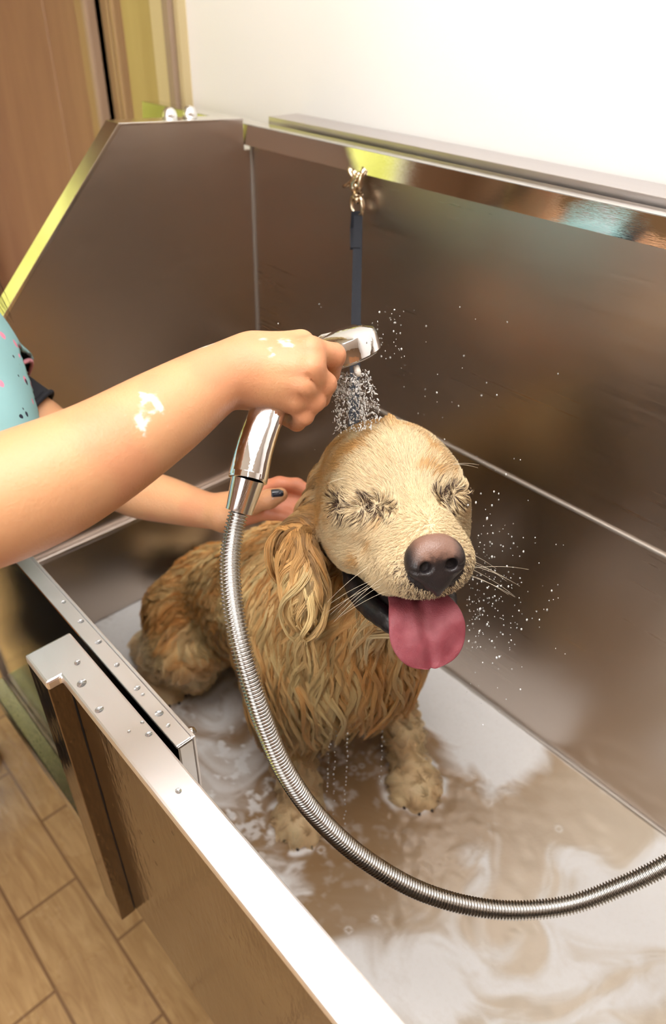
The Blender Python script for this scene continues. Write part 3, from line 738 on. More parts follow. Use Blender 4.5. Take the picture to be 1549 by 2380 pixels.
c = c * (.86 + .3 * rng.random(len(rt)))[:, None] * (.93 + .12 * rng.random(len(cr))[k])[:, None]
ed = eyeseg(q)[0]
clr = rng.random(len(cr))[k]; dk = (rr < em * 1.1) | ((clr < .50) & (rng.random(len(rt)) < .65) & (ed < .0125 * (.6 + .7 * rng.random(len(cr))[k]))) | ((rng.random(len(rt)) < .28 * em + .5 * lm * sstep(q[:, 0], .03, .12)))
nr_ = sstep(np.linalg.norm((q - [.166, 0, -.030]) * [1, .8, .75], axis=1), .040, .022); dk |= rng.random(len(rt)) < .45 * nr_ * sstep(q[:, 2], .0, -.03)
c[dk] = lin(66, 44, 32) * (.5 + 1.2 * rng.random((dk.sum(), 1)))
curves_obj('face_fur', Ps, .00019, .00005, np.clip(c, 0, 1), FURM, DOG, 'short cream fur on the face')
# body: undercoat then wet locks
def dens_body(p):
    q = hl(p); hgt = p[:, 2] - TZ
    return (1 - inface(q)) * (.55 + .9 * sstep(hgt, .03, .2)) * (1 - .8 * (hgt < .01)) * (1 + 1.2 * (p[:, 0] > -.6)) * (1 - .35 * (hgt < .10)) * (np.sum((CAMV - p) * DF.sample(p, True)[1], 1) > -.35)
def blen(p):
    q = hl(p); h_ = p[:, 2] - TZ; L = .036 + .012 * sstep(p[:, 0], -.62, -.75)
    chest = sstep(p[:, 0], -.56, -.46) * sstep(h_, .20, .30); L = L + .072 * chest
    L = L * (1 - .84 * sstep(h_, .21, .13)) + .0
    return L, chest
cr = sample_surface(DV, DFc, dens_body, 3200); L, ch = blen(cr); h_ = cr[:, 2] - TZ
L = L * (.65 + .7 * rng.random(len(cr)))
G = grow(cr, L, 11, .22 + .15 * rng.random(len(cr)), .25 + .9 * ch, .50 * sstep(h_, .06, .18), .9, .0012)
rt = sample_surface(DV, DFc, dens_body, 84000)
Ps, k = clump_strands(rt, cr, G, np.clip(.80 + .18 * ch, 0, .96), 11, .0005)
c, q, _ = coat((rt + cr[k] * 2) / 3); c = c * (.78 + .22 * rng.random(len(cr))[k])[:, None] * (.92 + .08 * rng.random(len(rt)))[:, None]
curves_obj('body_fur', Ps, .00042, .00010, np.clip(c, 0, 1), FURM, DOG, 'long wavy golden fur in wet locks')
# ear locks
def dens_ear(p): return 1.0 * (eard(p) < .021)
cr = sample_surface(DV, DFc, dens_ear, 420); L = .062 * (.7 + .8 * rng.random(len(cr)))
G = grow(cr, L, 11, np.full(len(cr), .25), np.full(len(cr), 1.6), .35, .9, .0015)
rt = sample_surface(DV, DFc, dens_ear, 12000); Ps, k = clump_strands(rt, cr, G, .9, 11, .0006)
c, q, _ = coat(rt); c = (c * .5 + lin(190, 140, 82) * .5) * (.42 + .6 * rng.random(len(cr))[k])[:, None] * (.85 + .3 * rng.random(len(rt)))[:, None]
curves_obj('ear_fur', Ps, .0004, .0001, np.clip(c, 0, 1), FURM, DOG, 'long tangled wet hair of the ears')
# whiskers and long brow hairs
wr = []; wd = []; wl = []
for s in (-1, 1):
    for i in range(8):
        f = .100 + .045 * rng.random(); u = -.032 - .026 * rng.random(); wr.append([f, s * .045, u]); wd.append([.15 + .5 * rng.random(), s * 1.0, .25 - .8 * rng.random()]); wl.append(.028 + .034 * rng.random())
    for i in range(2): wr.append([.065, s * .045, .038]); wd.append([.6, s * (.7 + .4 * rng.random()), .5 * rng.random()]); wl.append(.022 + .012 * rng.random())
wr = np.array([hw(p) for p in wr]); wd = unit(np.array(wd)) @ RH.T; wl = np.array(wl); d, n = DF.sample(wr, True); wr = wr - n * d[:, None]
s = np.linspace(0, 1, 9)[None, :, None]; Wp = wr[:, None] + wd[:, None] * s * wl[:, None, None] + DOWN * (s ** 2) * wl[:, None, None] * .22
curves_obj('whiskers', Wp, .00012, .00005, np.tile(lin(240, 226, 200), (len(wr), 1)), WHM, DOG, 'fine pale whiskers')
# ------------------------------------------------------------------ person: both arms, torso, head, legs
PO = np.array([-.90, .02, 0.0])
PER = thing('person', 'person in a teal print grooming top holding the shower and stroking the dog', 'person', None, tuple(PO))
def perobj(name, V, F, mat, parent=None, **k): return mesh_np(name, np.asarray(V) - PO, F, mat, parent or PER, **k)
def permb(mb, name, mat, parent=None, **k):
    o = mb.build(name, mat, parent or PER, **k); o.location = Vector(-PO) if parent is None else Vector((0, 0, 0)); return o
def S_(px, r, d): return r * d / FPX
SHR = np.array([-.74, .005, 1.345]); SHL = np.array([-1.00, .165, 1.27])   # shoulders
# fore part: right arm and hand (fine grid)
A1 = Field((-.80, -.06, 1.06), (-.30, .56, 1.52), .0019)
ra = [SHR, P(-330, 1165, .49), P(-120, 1200, .478), P(60, 1140, .500), P(220, 1063, .525), P(380, 963, .560), P(490, 890, .590), P(560, 858, .607)]
rr_ = [.052, .043, .040, .0420, .0385, .0335, .0272, .0245]
A1.limb(ra, [r + .001 for r in rr_])
A1.ell(P(588, 862, .610), (.024, .024, .024), None, .02)
# back of the hand and metacarpals
wr0 = P(575, 862, .612)
KN = [P(722, 815, .600), P(722, 858, .594), P(708, 900, .600), P(688, 934, .612)]
for kx, st, r0, r1 in zip(KN, [P(590, 835, .612), P(590, 855, .606), P(588, 878, .606), P(588, 895, .610)], (.016, .017, .017, .016), (.0125, .0125, .0118, .0105)):
    A1.cap(st, kx, r0, r1, .016)
A1.cap(P(600, 822, .618), P(700, 800, .622), .016, .013, .014)
A1.cap(P(610, 905, .618), P(668, 930, .628), .014, .012, .012)
FRR = [
    [KN[0], P(776, 826, .618), P(766, 868, .640), P(742, 880, .656)],
    [KN[1], P(757, 892, .610), P(744, 925, .634), P(716, 926, .652)],
    [KN[2], P(733, 932, .611), P(712, 957, .634), P(690, 952, .652)],
    [KN[3], P(708, 966, .617), P(690, 982, .636), P(668, 975, .650)]]
FRA = [[.0118, .0106, .0094, .0082], [.0104, .0097, .0090, .0080], [.0098, .0092, .0084, .0074], [.0092, .0084, .0078, .0068]]
for pts, rad in zip(FRR, FRA): A1.chain(pts, rad, .0028)
TC = -camdir((0, 0, 1.0))
for kx in KN: A1.ell(kx + TC * .0062, (.0080, .0080, .0080), None, .006)
for kx, st in zip(KN, [P(598, 838, .6), P(598, 856, .596), P(596, 874, .596), P(596, 890, .6)]): A1.cap(st + TC * .003, kx + TC * .0085, .0022, .0036, .008)
A1.ell(P(545, 872, .592), (.009, .009, .009), None, .012)
for i in range(3):
    a_ = (KN[i] * .45 + KN[i + 1] * .45 + (FRR[i][1] + FRR[i + 1][1]) * .05) + TC * .0165; b_ = (FRR[i][1] + FRR[i + 1][1]) / 2 + TC * .0150; c_ = (FRR[i][2] + FRR[i + 1][2]) / 2 + TC * .0130
    if i: A1.cap(a_, b_, .0004, .0012, .004, True)
# thumb along the far side of the handle
A1.chain([P(618, 850, .634), P(668, 842, .662), P(716, 836, .668), P(748, 846, .664)], [.016, .0135, .0115, .0095], .010)
V1, F1 = A1.mesh(); V1 = relax(V1, F1, 1, .5)
# left arm and hand (fine grid)
A2 = Field((-1.10, .10, .98), (-.46, .60, 1.38), .0022)
EL = P(165, 1050, .940)
la = [SHL, SHL * .45 + EL * .55 + [0, 0, .005], EL, P(300, 1135, .925), P(400, 1165, .90), P(475, 1185, .875), P(525, 1190, .862)]
A2.limb(la, [.049, .042, .038, .034, .028, .0220, .0205])
LK = [P(600, 1140, .842), P(604, 1160, .838), P(598, 1178, .838), P(586, 1192, .840)]
for kx, st in zip(LK, [P(528, 1178, .862), P(528, 1188, .858), P(526, 1196, .858), P(522, 1204, .860)]): A2.cap(st, kx, .0145, .0115, .013)
LFR = [
    [LK[0], P(650, 1126, .832), P(690, 1128, .826), P(716, 1140, .822)],
    [LK[1], P(652, 1152, .836), P(696, 1154, .836), P(724, 1162, .834)],
    [LK[2], P(648, 1174, .834), P(688, 1176, .832), P(716, 1184, .830)],
    [LK[3], P(636, 1190, .830), P(668, 1196, .826), P(692, 1204, .822)]]
for pts in LFR: A2.chain(pts, [.0110, .0095, .0085, .0072], .004)
A2.chain([P(550, 1180, .850), P(590, 1168, .815), P(626, 1160, .800), P(652, 1150, .792)], [.0145, .0118, .0100, .0085], .008)
V2, F2 = A2.mesh(); V2 = relax(V2, F2, 2, .5)
# trunk, head, legs (coarser)
A3 = Field((-1.52, -.50, .0), (-.62, .36, 1.80), .007)
MS = (SHR + SHL) / 2; sd = (SHR - SHL) / np.linalg.norm(SHR - SHL); fw_ = np.cross([0, 0, 1], sd); fw_ /= np.linalg.norm(fw_); RB = np.stack([sd, fw_, [0, 0, 1]], 1)
def pb(a, b, c): return MS + RB @ np.array([a, b, c], float)
hips = np.array([-1.0, -.035, MS[2] - .44])
A3.cap(SHL, SHR, .052, .052, .04)
A3.ell(pb(0, .02, -.12), (.160, .115, .16), RB, .04).ell(pb(0, -.12, -.30), (.135, .095, .16), RB, .05).ell(hips, (.165, .115, .13), RB, .05)
for s in (-1, 1):
    A3.ell(pb(s * .07, .10, -.13), (.06, .05, .06), RB, .03)
    hp = hips + RB @ np.array([s * .085, 0, -.03]); kn = np.array([hp[0] + .01 * s - .13, hp[1] + .015, .47]); an_ = np.array([hp[0] + .01 * s - .29, hp[1] - .04, .08])
    A3.chain([hp, kn, an_], [.088, .056, .040], .03); A3.cap(an_ - [0, 0, .03], an_ + [0, .15, -.045], .038, .028, .02)
HC = pb(.0, .10, .235)
A3.cap(pb(0, .0, .02), HC - [0, 0, .05], .052, .050, .04)
RHd = RB @ np.array([[1, 0, 0], [0, .82, .57], [0, -.57, .82]])       # head bent down to the dog
def hp_(a, b, c): return HC + RHd @ np.array([a, b, c], float)
A3.ell(HC, (.072, .090, .095), RHd, .02).ell(hp_(0, .035, -.065), (.05, .055, .055), RHd, .03)
A3.ell(hp_(0, .098, -.012), (.011, .018, .022), RHd, .012)
for s in (-1, 1):
    A3.ell(hp_(s * .030, .092, .016), (.016, .010, .010), RHd, .008, True)
    A3.ell(hp_(s * .030, .078, .014), (.013, .012, .011), RHd, .004); A3.ell(hp_(s * .076, -.005, -.005), (.010, .018, .030), RHd, .008)
A3.cap(hp_(-.02, .088, -.052), hp_(.02, .088, -.052), .007, .007, .006)
V3, F3 = A3.mesh(); V3 = relax(V3, F3, 2, .5)
# one continuous body: the pieces run into each other inside the shoulders
V3a = V3
VV = np.vstack([V1, V2, V3a]); FF = np.vstack([F1, F2 + len(V1), F3 + len(V1) + len(V2)])
def soap(v):
    n = fbm(v, 42, 3, 5); m_ = np.zeros(len(v))
    for c, r in ((P(668, 790, .585), .010), (P(626, 826, .592), .010), (P(335, 965, .52), .014), (P(318, 985, .515), .012), (P(350, 945, .525), .012), (P(430, 900, .56), .010), (P(480, 965, .58), .014), (P(455, 1000, .58), .012), (P(520, 945, .60), .012), (P(470, 800, .585), .010)):
        m_ = np.maximum(m_, sstep(np.linalg.norm(v - c, axis=1) + (fbm(v, 150, 3, 8) - .5) * .028, r * .8, r * .45))
    return m_
pink = np.zeros(len(VV))
for c in [p_ for f in FRR for p_ in f[1:]] + KN: pink = np.maximum(pink, .5 * sstep(np.linalg.norm(VV - c, axis=1), .026, .010))
for f in LFR:
    for c in f: pink = np.maximum(pink, .9 * sstep(np.linalg.norm(VV - c, axis=1), .03, .012))
pink = np.maximum(pink, .35 * sstep(fbm(VV, 20, 3, 4), .5, .75))
sc = mixc(np.tile(lin(228, 170, 124), (len(VV), 1)), np.tile(lin(220, 138, 104), (len(VV), 1)), pink)
sc = sc * .91; sp = np.r_[soap(V1), np.zeros(len(VV) - len(V1))]; sc = mixc(sc, np.tile(lin(250, 238, 230), (len(VV), 1)), sp * .85)
m = Mat('skin').set(Roughness=.42, Subsurface_Weight=.12, Subsurface_Radius=(.010, .004, .002), Subsurface_Scale=1.0, Specular_IOR_Level=.45)
an = m.n('ShaderNodeAttribute', attribute_name='tone'); m.l(an, 'Color', m.b, 'Base Color')
n1 = m.noise(m.coord(), 420, 4, .65); n2 = m.noise(m.coord(), 60, 3, .6); ad = m.n('ShaderNodeMath', operation='ADD'); m.l(n1, 'Fac', ad, 0); m.l(n2, 'Fac', ad, 1); m.bump(ad, 0, .35, .0016)
SKIN = m.m
perobj('body', VV, FF, SKIN, attrs={'tone': ('FLOAT_COLOR', np.c_[sc, np.ones(len(sc))])})
# dark polished thumb nail and finger nails
NAIL = Mat('navy_nail_polish').set(Base_Color=srgb(30, 34, 48), Roughness=.12, Coat_Weight=.6).m
def nail(c, n_, t, l, w):
    n_ = n_ / np.linalg.norm(n_); t = t - n_ * (t @ n_); t /= np.linalg.norm(t); b = np.cross(n_, t); V = []; N_, M_ = 8, 8
    for i in range(N_ + 1):
        for j in range(M_ + 1):
            u = i / N_ * 2 - 1; v = j / M_ * 2 - 1; ww = w * (1 - .25 * max(u, 0) ** 3) * (1 if abs(u) < .8 else .85)
            V.append(c + t * u * l + b * v * ww - n_ * (v * v * w * .45 + max(u, 0) ** 2 * l * .15))
    F = [(i * (M_ + 1) + j, (i + 1) * (M_ + 1) + j, (i + 1) * (M_ + 1) + j + 1, i * (M_ + 1) + j + 1) for i in range(N_) for j in range(M_)]
    o = perobj('fingernail', V, F, NAIL); md = o.modifiers.new('thick', 'SOLIDIFY'); md.thickness = .0009; md.offset = 0; return o
tc = CAMV - P(640, 1150, .79); tc = tc / np.linalg.norm(tc)
nail(P(645, 1144, .7835), tc + camdir((0, -.5, 0)), P(652, 1150, .79) - P(590, 1168, .80), .0068, .0046)
for f in LFR:
    t = f[3] - f[2]; nn_ = np.cross(t, camdir((0, 0, 1))); nn_ = nn_ if nn_[2] > 0 else -nn_
    nail(f[3] + nn_ / np.linalg.norm(nn_) * .0068 + t * .05, nn_, t, .006, .0046)
for f in FRR:
    t = f[3] - f[2]; ax_ = FRR[0][1] - FRR[3][1]; nn_ = np.cross(t, ax_); nn_ = nn_ if nn_ @ camdir((0, 0, 1)) > 0 else -nn_
    nail(f[3] + nn_ / np.linalg.norm(nn_) * .0078 + t * .05, nn_, t, .006, .0045)
# clothes: teal print top with sleeves over a black T-shirt, dark trousers, shoes
def cloth(field, h, grow_, name, mat, keep, label=None, fold=.004):
    V, F = field.mesh(); d, n = field.sample(V, True)
    V = relax(V, F, 2, .5); V = V + n * (grow_ + fold * (fbm(V, 9, 3, 6) - .3))[:, None]
    k = keep(V); fk = k[F].all(1); F = F[fk]; used = np.unique(F); mp_ = np.full(len(V), -1); mp_[used] = np.arange(len(used))
    o = perobj(name, V[used], mp_[F], mat, label=label); md = o.modifiers.new('thick', 'SOLIDIFY'); md.thickness = .003; md.offset = -1; return o
C1 = Field((-1.34, -.50, .55), (-.56, .42, 1.50), .006)
C1.cap(SHL, SHR, .056, .056, .04).ell(pb(0, .062, -.12), (.168, .138, .165), RB, .04).ell(pb(-.01, -.15, -.28), (.150, .108, .16), RB, .05).ell(hips, (.178, .128, .15), RB, .05)
for s in (-1, 1): C1.ell(pb(s * .07, .14, -.14), (.070, .062, .070), RB, .03)
UL = (EL - SHL) / np.linalg.norm(EL - SHL); UR = (ra[1] - SHR) / np.linalg.norm(ra[1] - SHR)
C1.cap(SHL, SHL + UL * .21, .060, .064, .03).cap(SHR, SHR + UR * .09, .060, .064, .03)
TEAL = Mat('teal_print_cotton').set(Roughness=.8)
mp = TEAL.coord(); vo = TEAL.n('ShaderNodeTexVoronoi', i_Scale=46.0); TEAL.l(mp, 0, vo, 'Vector')
wob = TEAL.noise(mp, 120, 2, .5); ad = TEAL.n('ShaderNodeMath', operation='MULTIPLY_ADD'); TEAL.l(wob, 'Fac', ad, 0); ad.inputs[1].default_value = .25; TEAL.l(vo, 'Distance', ad, 2)
r1 = TEAL.ramp(ad, 0, [(.34, g(1)), (.37, g(0))]); mx = TEAL.n('ShaderNodeMix', data_type='RGBA'); TEAL.l(r1, 0, mx, 0); mx.inputs[6].default_value = srgb(150, 196, 198); mx.inputs[7].default_value = srgb(244, 150, 176)
mp2 = TEAL.coord(); mp2.inputs['Location'].default_value = (.011, .006, .009); vo2 = TEAL.n('ShaderNodeTexVoronoi', i_Scale=46.0); TEAL.l(mp2, 0, vo2, 'Vector')
ad2 = TEAL.n('ShaderNodeMath', operation='MULTIPLY_ADD'); TEAL.l(wob, 'Fac', ad2, 0); ad2.inputs[1].default_value = .25; TEAL.l(vo2, 'Distance', ad2, 2)
r2 = TEAL.ramp(ad2, 0, [(.26, g(1)), (.28, g(0))]); mx2 = TEAL.n('ShaderNodeMix', data_type='RGBA'); TEAL.l(r2, 0, mx2, 0); TEAL.l(mx, 2, mx2, 6); mx2.inputs[7].default_value = srgb(28, 34, 52)
TEAL.l(mx2, 2, TEAL.b, 'Base Color')
cutL = SHL + UL * .185; cutR = SHR + UR * .075
def sl(v, c, u, lim=.12): return ((v - c) @ u > 0) & (np.linalg.norm(v - c, axis=1) < lim)
top_keep = lambda v: (v[:, 2] > hips[2] - .06) & ~sl(v, cutL, UL) & ~sl(v, cutR, UR) & ~((v[:, 2] > 1.36) & (np.linalg.norm((v - pb(0, 0, .04)), axis=1) < .085))
cloth(C1, .006, .004, 'scrub_top', TEAL.m, top_keep, 'teal top printed with pink and navy flecks')
BLK_ = Mat('black_rib').set(Base_Color=srgb(24, 26, 34), Roughness=.85).m
cutL2 = SHL + UL * .228
def ring(c, u, r, rad, name, mat, label):
    a = Vector(u).orthogonal().normalized(); b = Vector(u).cross(a); pts = [Vector(c) + (a * math.cos(t) + b * math.sin(t)) * r for t in np.linspace(0, 2 * math.pi, 37)]
    permb(MB().tube(pts, rad, 8), name, mat, smooth=True, label=label)
ring(cutL2, UL, .0495, .0035, 'sleeve_hem', BLK_, 'black sleeve hem')
ring(cutL, UL, .0665, .0032, 'sleeve_piping', Mat('pink_piping').set(Base_Color=srgb(248, 172, 186), Roughness=.6).m, 'pink piping around the sleeve')
C2 = Field((-1.20, -.1, 1.0), (-.56, .45, 1.46), .005)
C2.cap(SHL, SHL + UL * .28, .050, .047, .01).cap(SHR, SHR + UR * .16, .054, .050, .01)
BLK = Mat('black_jersey').set(Base_Color=srgb(24, 26, 34), Roughness=.85).m
cutL2 = SHL + UL * .228; cutR2 = SHR + UR * .12
cloth(C2, .005, .002, 'undershirt', BLK, lambda v: ~sl(v, cutL2, UL) & ~sl(v, cutR2, UR), 'black sleeves under the teal top', .001)
C3 = Field((-1.52, -.52, .02), (-.62, .20, 1.0), .007)
C3.ell(hips, (.170, .120, .135), RB, .05)
SH_ = []
for s in (-1, 1):
    hp = hips + RB @ np.array([s * .085, 0, -.03]); kn = np.array([hp[0] + .01 * s - .13, hp[1] + .015, .47]); an_ = np.array([hp[0] + .01 * s - .29, hp[1] - .04, .08])
    C3.chain([hp, kn, an_], [.096, .068, .058], .03); SH_.append(an_)
cloth(C3, .007, .003, 'trousers', Mat('navy_trousers').set(Base_Color=srgb(44, 60, 82), Roughness=.85).m, lambda v: (v[:, 2] > .09) & (v[:, 2] < hips[2] + .06))
for an_ in SH_:
    C4 = Field(an_ - [.09, .14, .085], an_ + [.09, .26, .08], .004)
    C4.cap(an_ + [0, -.02, -.038], an_ + [0, .16, -.046], .040, .034, .03).cap(an_, an_ + [0, .03, -.03], .048, .045, .03)
    C4.D = np.maximum(C4.D, (an_[2] - .078 - (C4.lo[2] + C4.h * np.arange(C4.n[2])))[None, None, :].astype(np.float32))
    v, f = C4.mesh(); perobj('shoe', relax(v, f, 2, .5), f, Mat('black_shoe').set(Base_Color=srgb(26, 26, 30), Roughness=.5).m)
# hair: dark, gathered, with loose wisps over the shoulder
HAIRM = Mat('dark_brown_hair').set(Base_Color=srgb(48, 34, 28), Roughness=.4).m
CH = Field(HC - .25, HC + .22, .005)
CH.ell(hp_(0, -.014, .020), (.082, .090, .088), RHd, .01).ell(hp_(0, .07, -.03), (.055, .07, .075), RHd, .012, True)
CH.ell(hp_(0, -.105, .055), (.038, .034, .034), RHd, .01)
v, f = CH.mesh(); perobj('hair', relax(v, f, 1, .5), f, HAIRM, label='dark brown hair tied in a bun')
wisps = []
for i in range(46):
    a = hp_(.05 + .02 * rng.random(), .03 + .03 * rng.random(), -.02 + .04 * rng.random()); b = P(rng.uniform(-60, 34), rng.uniform(715, 760), rng.uniform(.86, .93))
    mdp = (a + b) / 2 + rng.normal(0, .012, 3) + [0, 0, .03]; t = np.linspace(0, 1, 14)[:, None]; wisps.append(a * (1 - t) ** 2 + 2 * mdp * t * (1 - t) + b * t * t)
wm = MB()
for w_ in wisps: wm.tube(list(w_), [.0003] * 13 + [.00008], 5)
permb(wm, 'loose_hair', HAIRM, label='thin loose strands of dark hair')
# ------------------------------------------------------------------ hand shower with hose
CHR = Mat('chrome').set(Base_Color=(.86, .86, .87, 1), Metallic=1.0, Roughness=.045); CHR.bump(CHR.noise(CHR.coord(), 55, 3, .6), 'Fac', .10, .003); CHR = CHR.m
HO = P(700, 900, .63)
SHO = thing('hand_shower', 'chrome hand shower with a flexible metal hose, held above the dog', 'shower', None, tuple(HO))
def shmb(mb, name, mat, parent=None, **k):
    o = mb.build(name, mat, parent or SHO, **k); o.location = Vector(-HO) if parent is None else Vector((0, 0, 0)); return o
HP = catmull([P(577, 1112, .600), P(592, 1045, .604), P(616, 975, .612), P(648, 905, .626), P(690, 858, .645), P(735, 826, .664)], 7)
nh = len(HP)
def oval_tube(pts, ra_, rb_, seg=32):
    b = MB(); pts = [Vector(p) for p in pts]; rings = []; ref = Vector(camdir((0, 0, 1)))
    for i, p in enumerate(pts):
        t = (pts[min(i + 1, len(pts) - 1)] - pts[max(i - 1, 0)]).normalized(); w = t.cross(ref).normalized(); u = w.cross(t)
        rings.append([b.bm.verts.new(p + w * math.copysign(abs(math.cos(a)) ** .85, math.cos(a)) * ra_[i] + u * math.copysign(abs(math.sin(a)) ** .85, math.sin(a)) * rb_[i]) for a in [2 * math.pi * k / seg for k in range(seg)]])
    for i in range(len(rings) - 1):
        for k in range(seg): b.bm.faces.new((rings[i][k], rings[i][(k + 1) % seg], rings[i + 1][(k + 1) % seg], rings[i + 1][k]))
    b.bm.faces.new(rings[0][::-1]); b.bm.faces.new(rings[-1]); return b
f = np.linspace(0, 1, nh)
shmb(oval_tube(HP, list(.0168 - .0030 * f), list(.0150 - .003 * f)), 'handle', CHR, smooth=True, angle=.6)
d0 = (np.array(HP[0]) - np.array(HP[1])); d0 /= np.linalg.norm(d0)
shmb(MB().lathe([(.0150, -.004), (.0166, -.0035), (.0166, .0015), (.0148, .0020)], np.array(HP[0]), d0, 32), 'handle_ring', CHR, smooth=True, angle=.6)
KNU = Mat('knurled_chrome').set(Base_Color=(.82, .82, .83, 1), Metallic=1.0, Roughness=.12)
ck = KNU.n('ShaderNodeTexChecker', i_Scale=900.0); KNU.l(KNU.coord(), 0, ck, 'Vector'); KNU.bump(ck, 'Fac', .25, .0008)
c0 = np.array(HP[0]) + d0 * .002; c1 = P(556, 1188, .602); dc = c1 - c0; Lc = np.linalg.norm(dc); dc /= Lc
shmb(MB().lathe([(.0146, -.002), (.0140, .004), (.0120, Lc - .003), (.0120, Lc), (.0088, Lc + .0008)], c0, dc, 32), 'hose_nut', KNU.m, smooth=True, angle=.6)
# shower head: shallow disc seen from above and the side
hc_ = P(793, 805, .672); 
ax_h = -(ROT @ np.array([.31, .87, .38])); ax_h /= np.linalg.norm(ax_h)     # pointing up, out of the top of the head
RD = .0365
shmb(MB().lathe([(.0, -.0015), (RD * .93, -.0015), (RD, 0), (RD, .0165), (RD * .97, .0190), (RD * .90, .0208), (RD * .70, .0240), (RD * .42, .0262), (.0, .0270)], hc_ - ax_h * .011, ax_h, 64, False), 'shower_head', CHR, smooth=True, angle=.5)
shmb(MB().lathe([(.0, -.0022), (RD * .88, -.0022), (RD * .9, .0)], hc_ - ax_h * .0118, ax_h, 48, False), 'spray_plate', Mat('white_plastic').set(Base_Color=g(.8), Roughness=.3).m, smooth=True, angle=.5)
shmb(oval_tube([P(735, 826, .664), P(760, 808, .668), P(790, 797, .670)], [.0125, .0135, .012], [.011, .011, .008]), 'neck', CHR, smooth=True, angle=.6)
shmb(MB().tube([P(828, 852, .654), P(832, 866, .652), P(833, 874, .652)], [.0030, .0034, .0018], 12), 'switch_lever', Mat('lever_plastic').set(Base_Color=srgb(232, 224, 212), Roughness=.3).m, smooth=True, label='small cream spray lever')
# corrugated hose
hp = [c1, P(543, 1240, .600), P(535, 1310, .592), P(541, 1400, .580), P(560, 1500, .572), P(588, 1600, .575), P(622, 1700, .588), P(668, 1800, .605), P(740, 1900, .630), P(850, 1998, .655), P(990, 2076, .672), P(1150, 2114, .680), P(1310, 2106, .680), P(1450, 2058, .672), P(1560, 2005, .664), P(1700, 1925, .66), np.array([.22, .56, .93]), np.array([.36, .66, .97]), np.array([.43, .70, 1.03]), np.array([.45, .71, 1.10])]
HPs = np.array(catmull(hp, 26)); seg = np.r_[0, np.cumsum(np.linalg.norm(np.diff(HPs, axis=0), axis=1))]; Lh = seg[-1]
pitch = .0031; per = 6; nR = int(Lh / pitch * per); tt = np.linspace(0, Lh, nR); C_ = np.stack([np.interp(tt, seg, HPs[:, i]) for i in range(3)], 1)
for _ in range(30): C_[1:-1] = .25 * C_[:-2] + .5 * C_[1:-1] + .25 * C_[2:]
T = np.gradient(C_, axis=0); T = unit(T); ref = np.cross(T, camdir((0, 0, 1))); A_ = unit(ref); B_ = np.cross(T, A_)
ang = np.linspace(0, 2 * math.pi, 22, endpoint=False); phs = (np.arange(nR) % per) / per
rad = .0078 + .0012 * np.cos(2 * math.pi * phs)
V = C_[:, None] + (A_[:, None] * np.cos(ang)[None, :, None] + B_[:, None] * np.sin(ang)[None, :, None]) * rad[:, None, None]
K = 22; I = np.arange(nR * K).reshape(nR, K); F = np.stack([I[:-1], np.roll(I, -1, 1)[:-1], np.roll(I, -1, 1)[1:], I[1:]], -1).reshape(-1, 4)
HM = Mat('hose_steel').set(Base_Color=(.58, .57, .55, 1), Metallic=1.0, Roughness=.22).m
mesh_np('hose', V.reshape(-1, 3) - HO, F, HM, SHO, label='corrugated steel hose hanging in a long curve')
shmb(MB().lathe([(.0120, -.02), (.0125, .0), (.0110, .012)], (.45, .71, 1.115), (0, 0, 1), 24).tube([(.45, .71, 1.12), (.45, .72, 1.15), (.45, .745, 1.165), (.45, .769, 1.165)], .011, 16).lathe([(.03, 0), (.03, .004), (.014, .010)], (.45, .771, 1.165), (0, -1, 0), 32), 'wall_elbow', CHR, smooth=True, angle=.6)
# ------------------------------------------------------------------ tether hanging from the rail
LO = P(826, 395, 1.09)
GOLD = Mat('pale_brass').set(Base_Color=srgb(226, 206, 176), Metallic=1.0, Roughness=.18).m
STR = Mat('navy_webbing').set(Base_Color=srgb(18, 22, 32), Roughness=.8); STR.bump(STR.noise(STR.coord((200, 200, 700)), 3, 2, .5), 'Fac', .4, .002); STR = STR.m
TE = thing('tether', 'dark navy strap with a brass snap hook hanging from the bright rail', 'leash', None, tuple(LO))
def te(mb, name, mat, parent=None, **k):
    o = mb.build(name, mat, parent or TE, **k); o.location = Vector(-LO) if parent is None else Vector((0, 0, 0)); return o
def L(px, py, dd=0): 
    r_ = P(px, py, 1.0) - CAMV; y_ = .7545 + dd; return CAMV + r_ * (y_ / r_[1])
def zc(px, py): return L(px, py)
hk = te(MB().tube([L(829, 451), L(823, 436), L(823, 424), L(831, 412), L(837, 402)], [.0045, .0062, .0060, .0042, .0030], 12)
        .tube([L(833, 450, -.003), L(836, 430, -.003), L(839, 412, -.002), L(845, 399), L(846, 388, .006)], [.0040, .0042, .0040, .0036, .003], 12)
        .tube([L(824, 412), L(815, 405), L(812, 396), L(813, 388, .005)], [.0030, .0030, .0028, .0025], 10), 'snap_hook', GOLD, smooth=True)
te(MB().tube([L(826, 411), L(819, 420), L(813, 427), L(806, 431), L(799, 433)], [.0030, .0032, .0034, .0030, .0026], 10), 'hook_trigger', GOLD, hk, smooth=True)
te(MB().tube([L(822, 393, .004), L(823, 402), L(825, 411)], [.0024, .0028, .003], 10), 'hook_gate', GOLD, hk, smooth=True)
b = MB(); b.lathe([(.0015, -.003), (.0036, -.002), (.0036, 0)], L(827, 433, -.006), (0, 1, 0), 14); te(b, 'rivet', GOLD, hk, smooth=True)
b = MB(); b.lathe([(.0075, 0), (.0082, .0015), (.0075, .003)], L(832, 454), (0, 0, 1), 20); b.lathe([(.0050, -.010), (.0056, -.005), (.005, 0)], L(832, 455), (0, 0, 1), 16); te(b, 'swivel', GOLD, smooth=True)
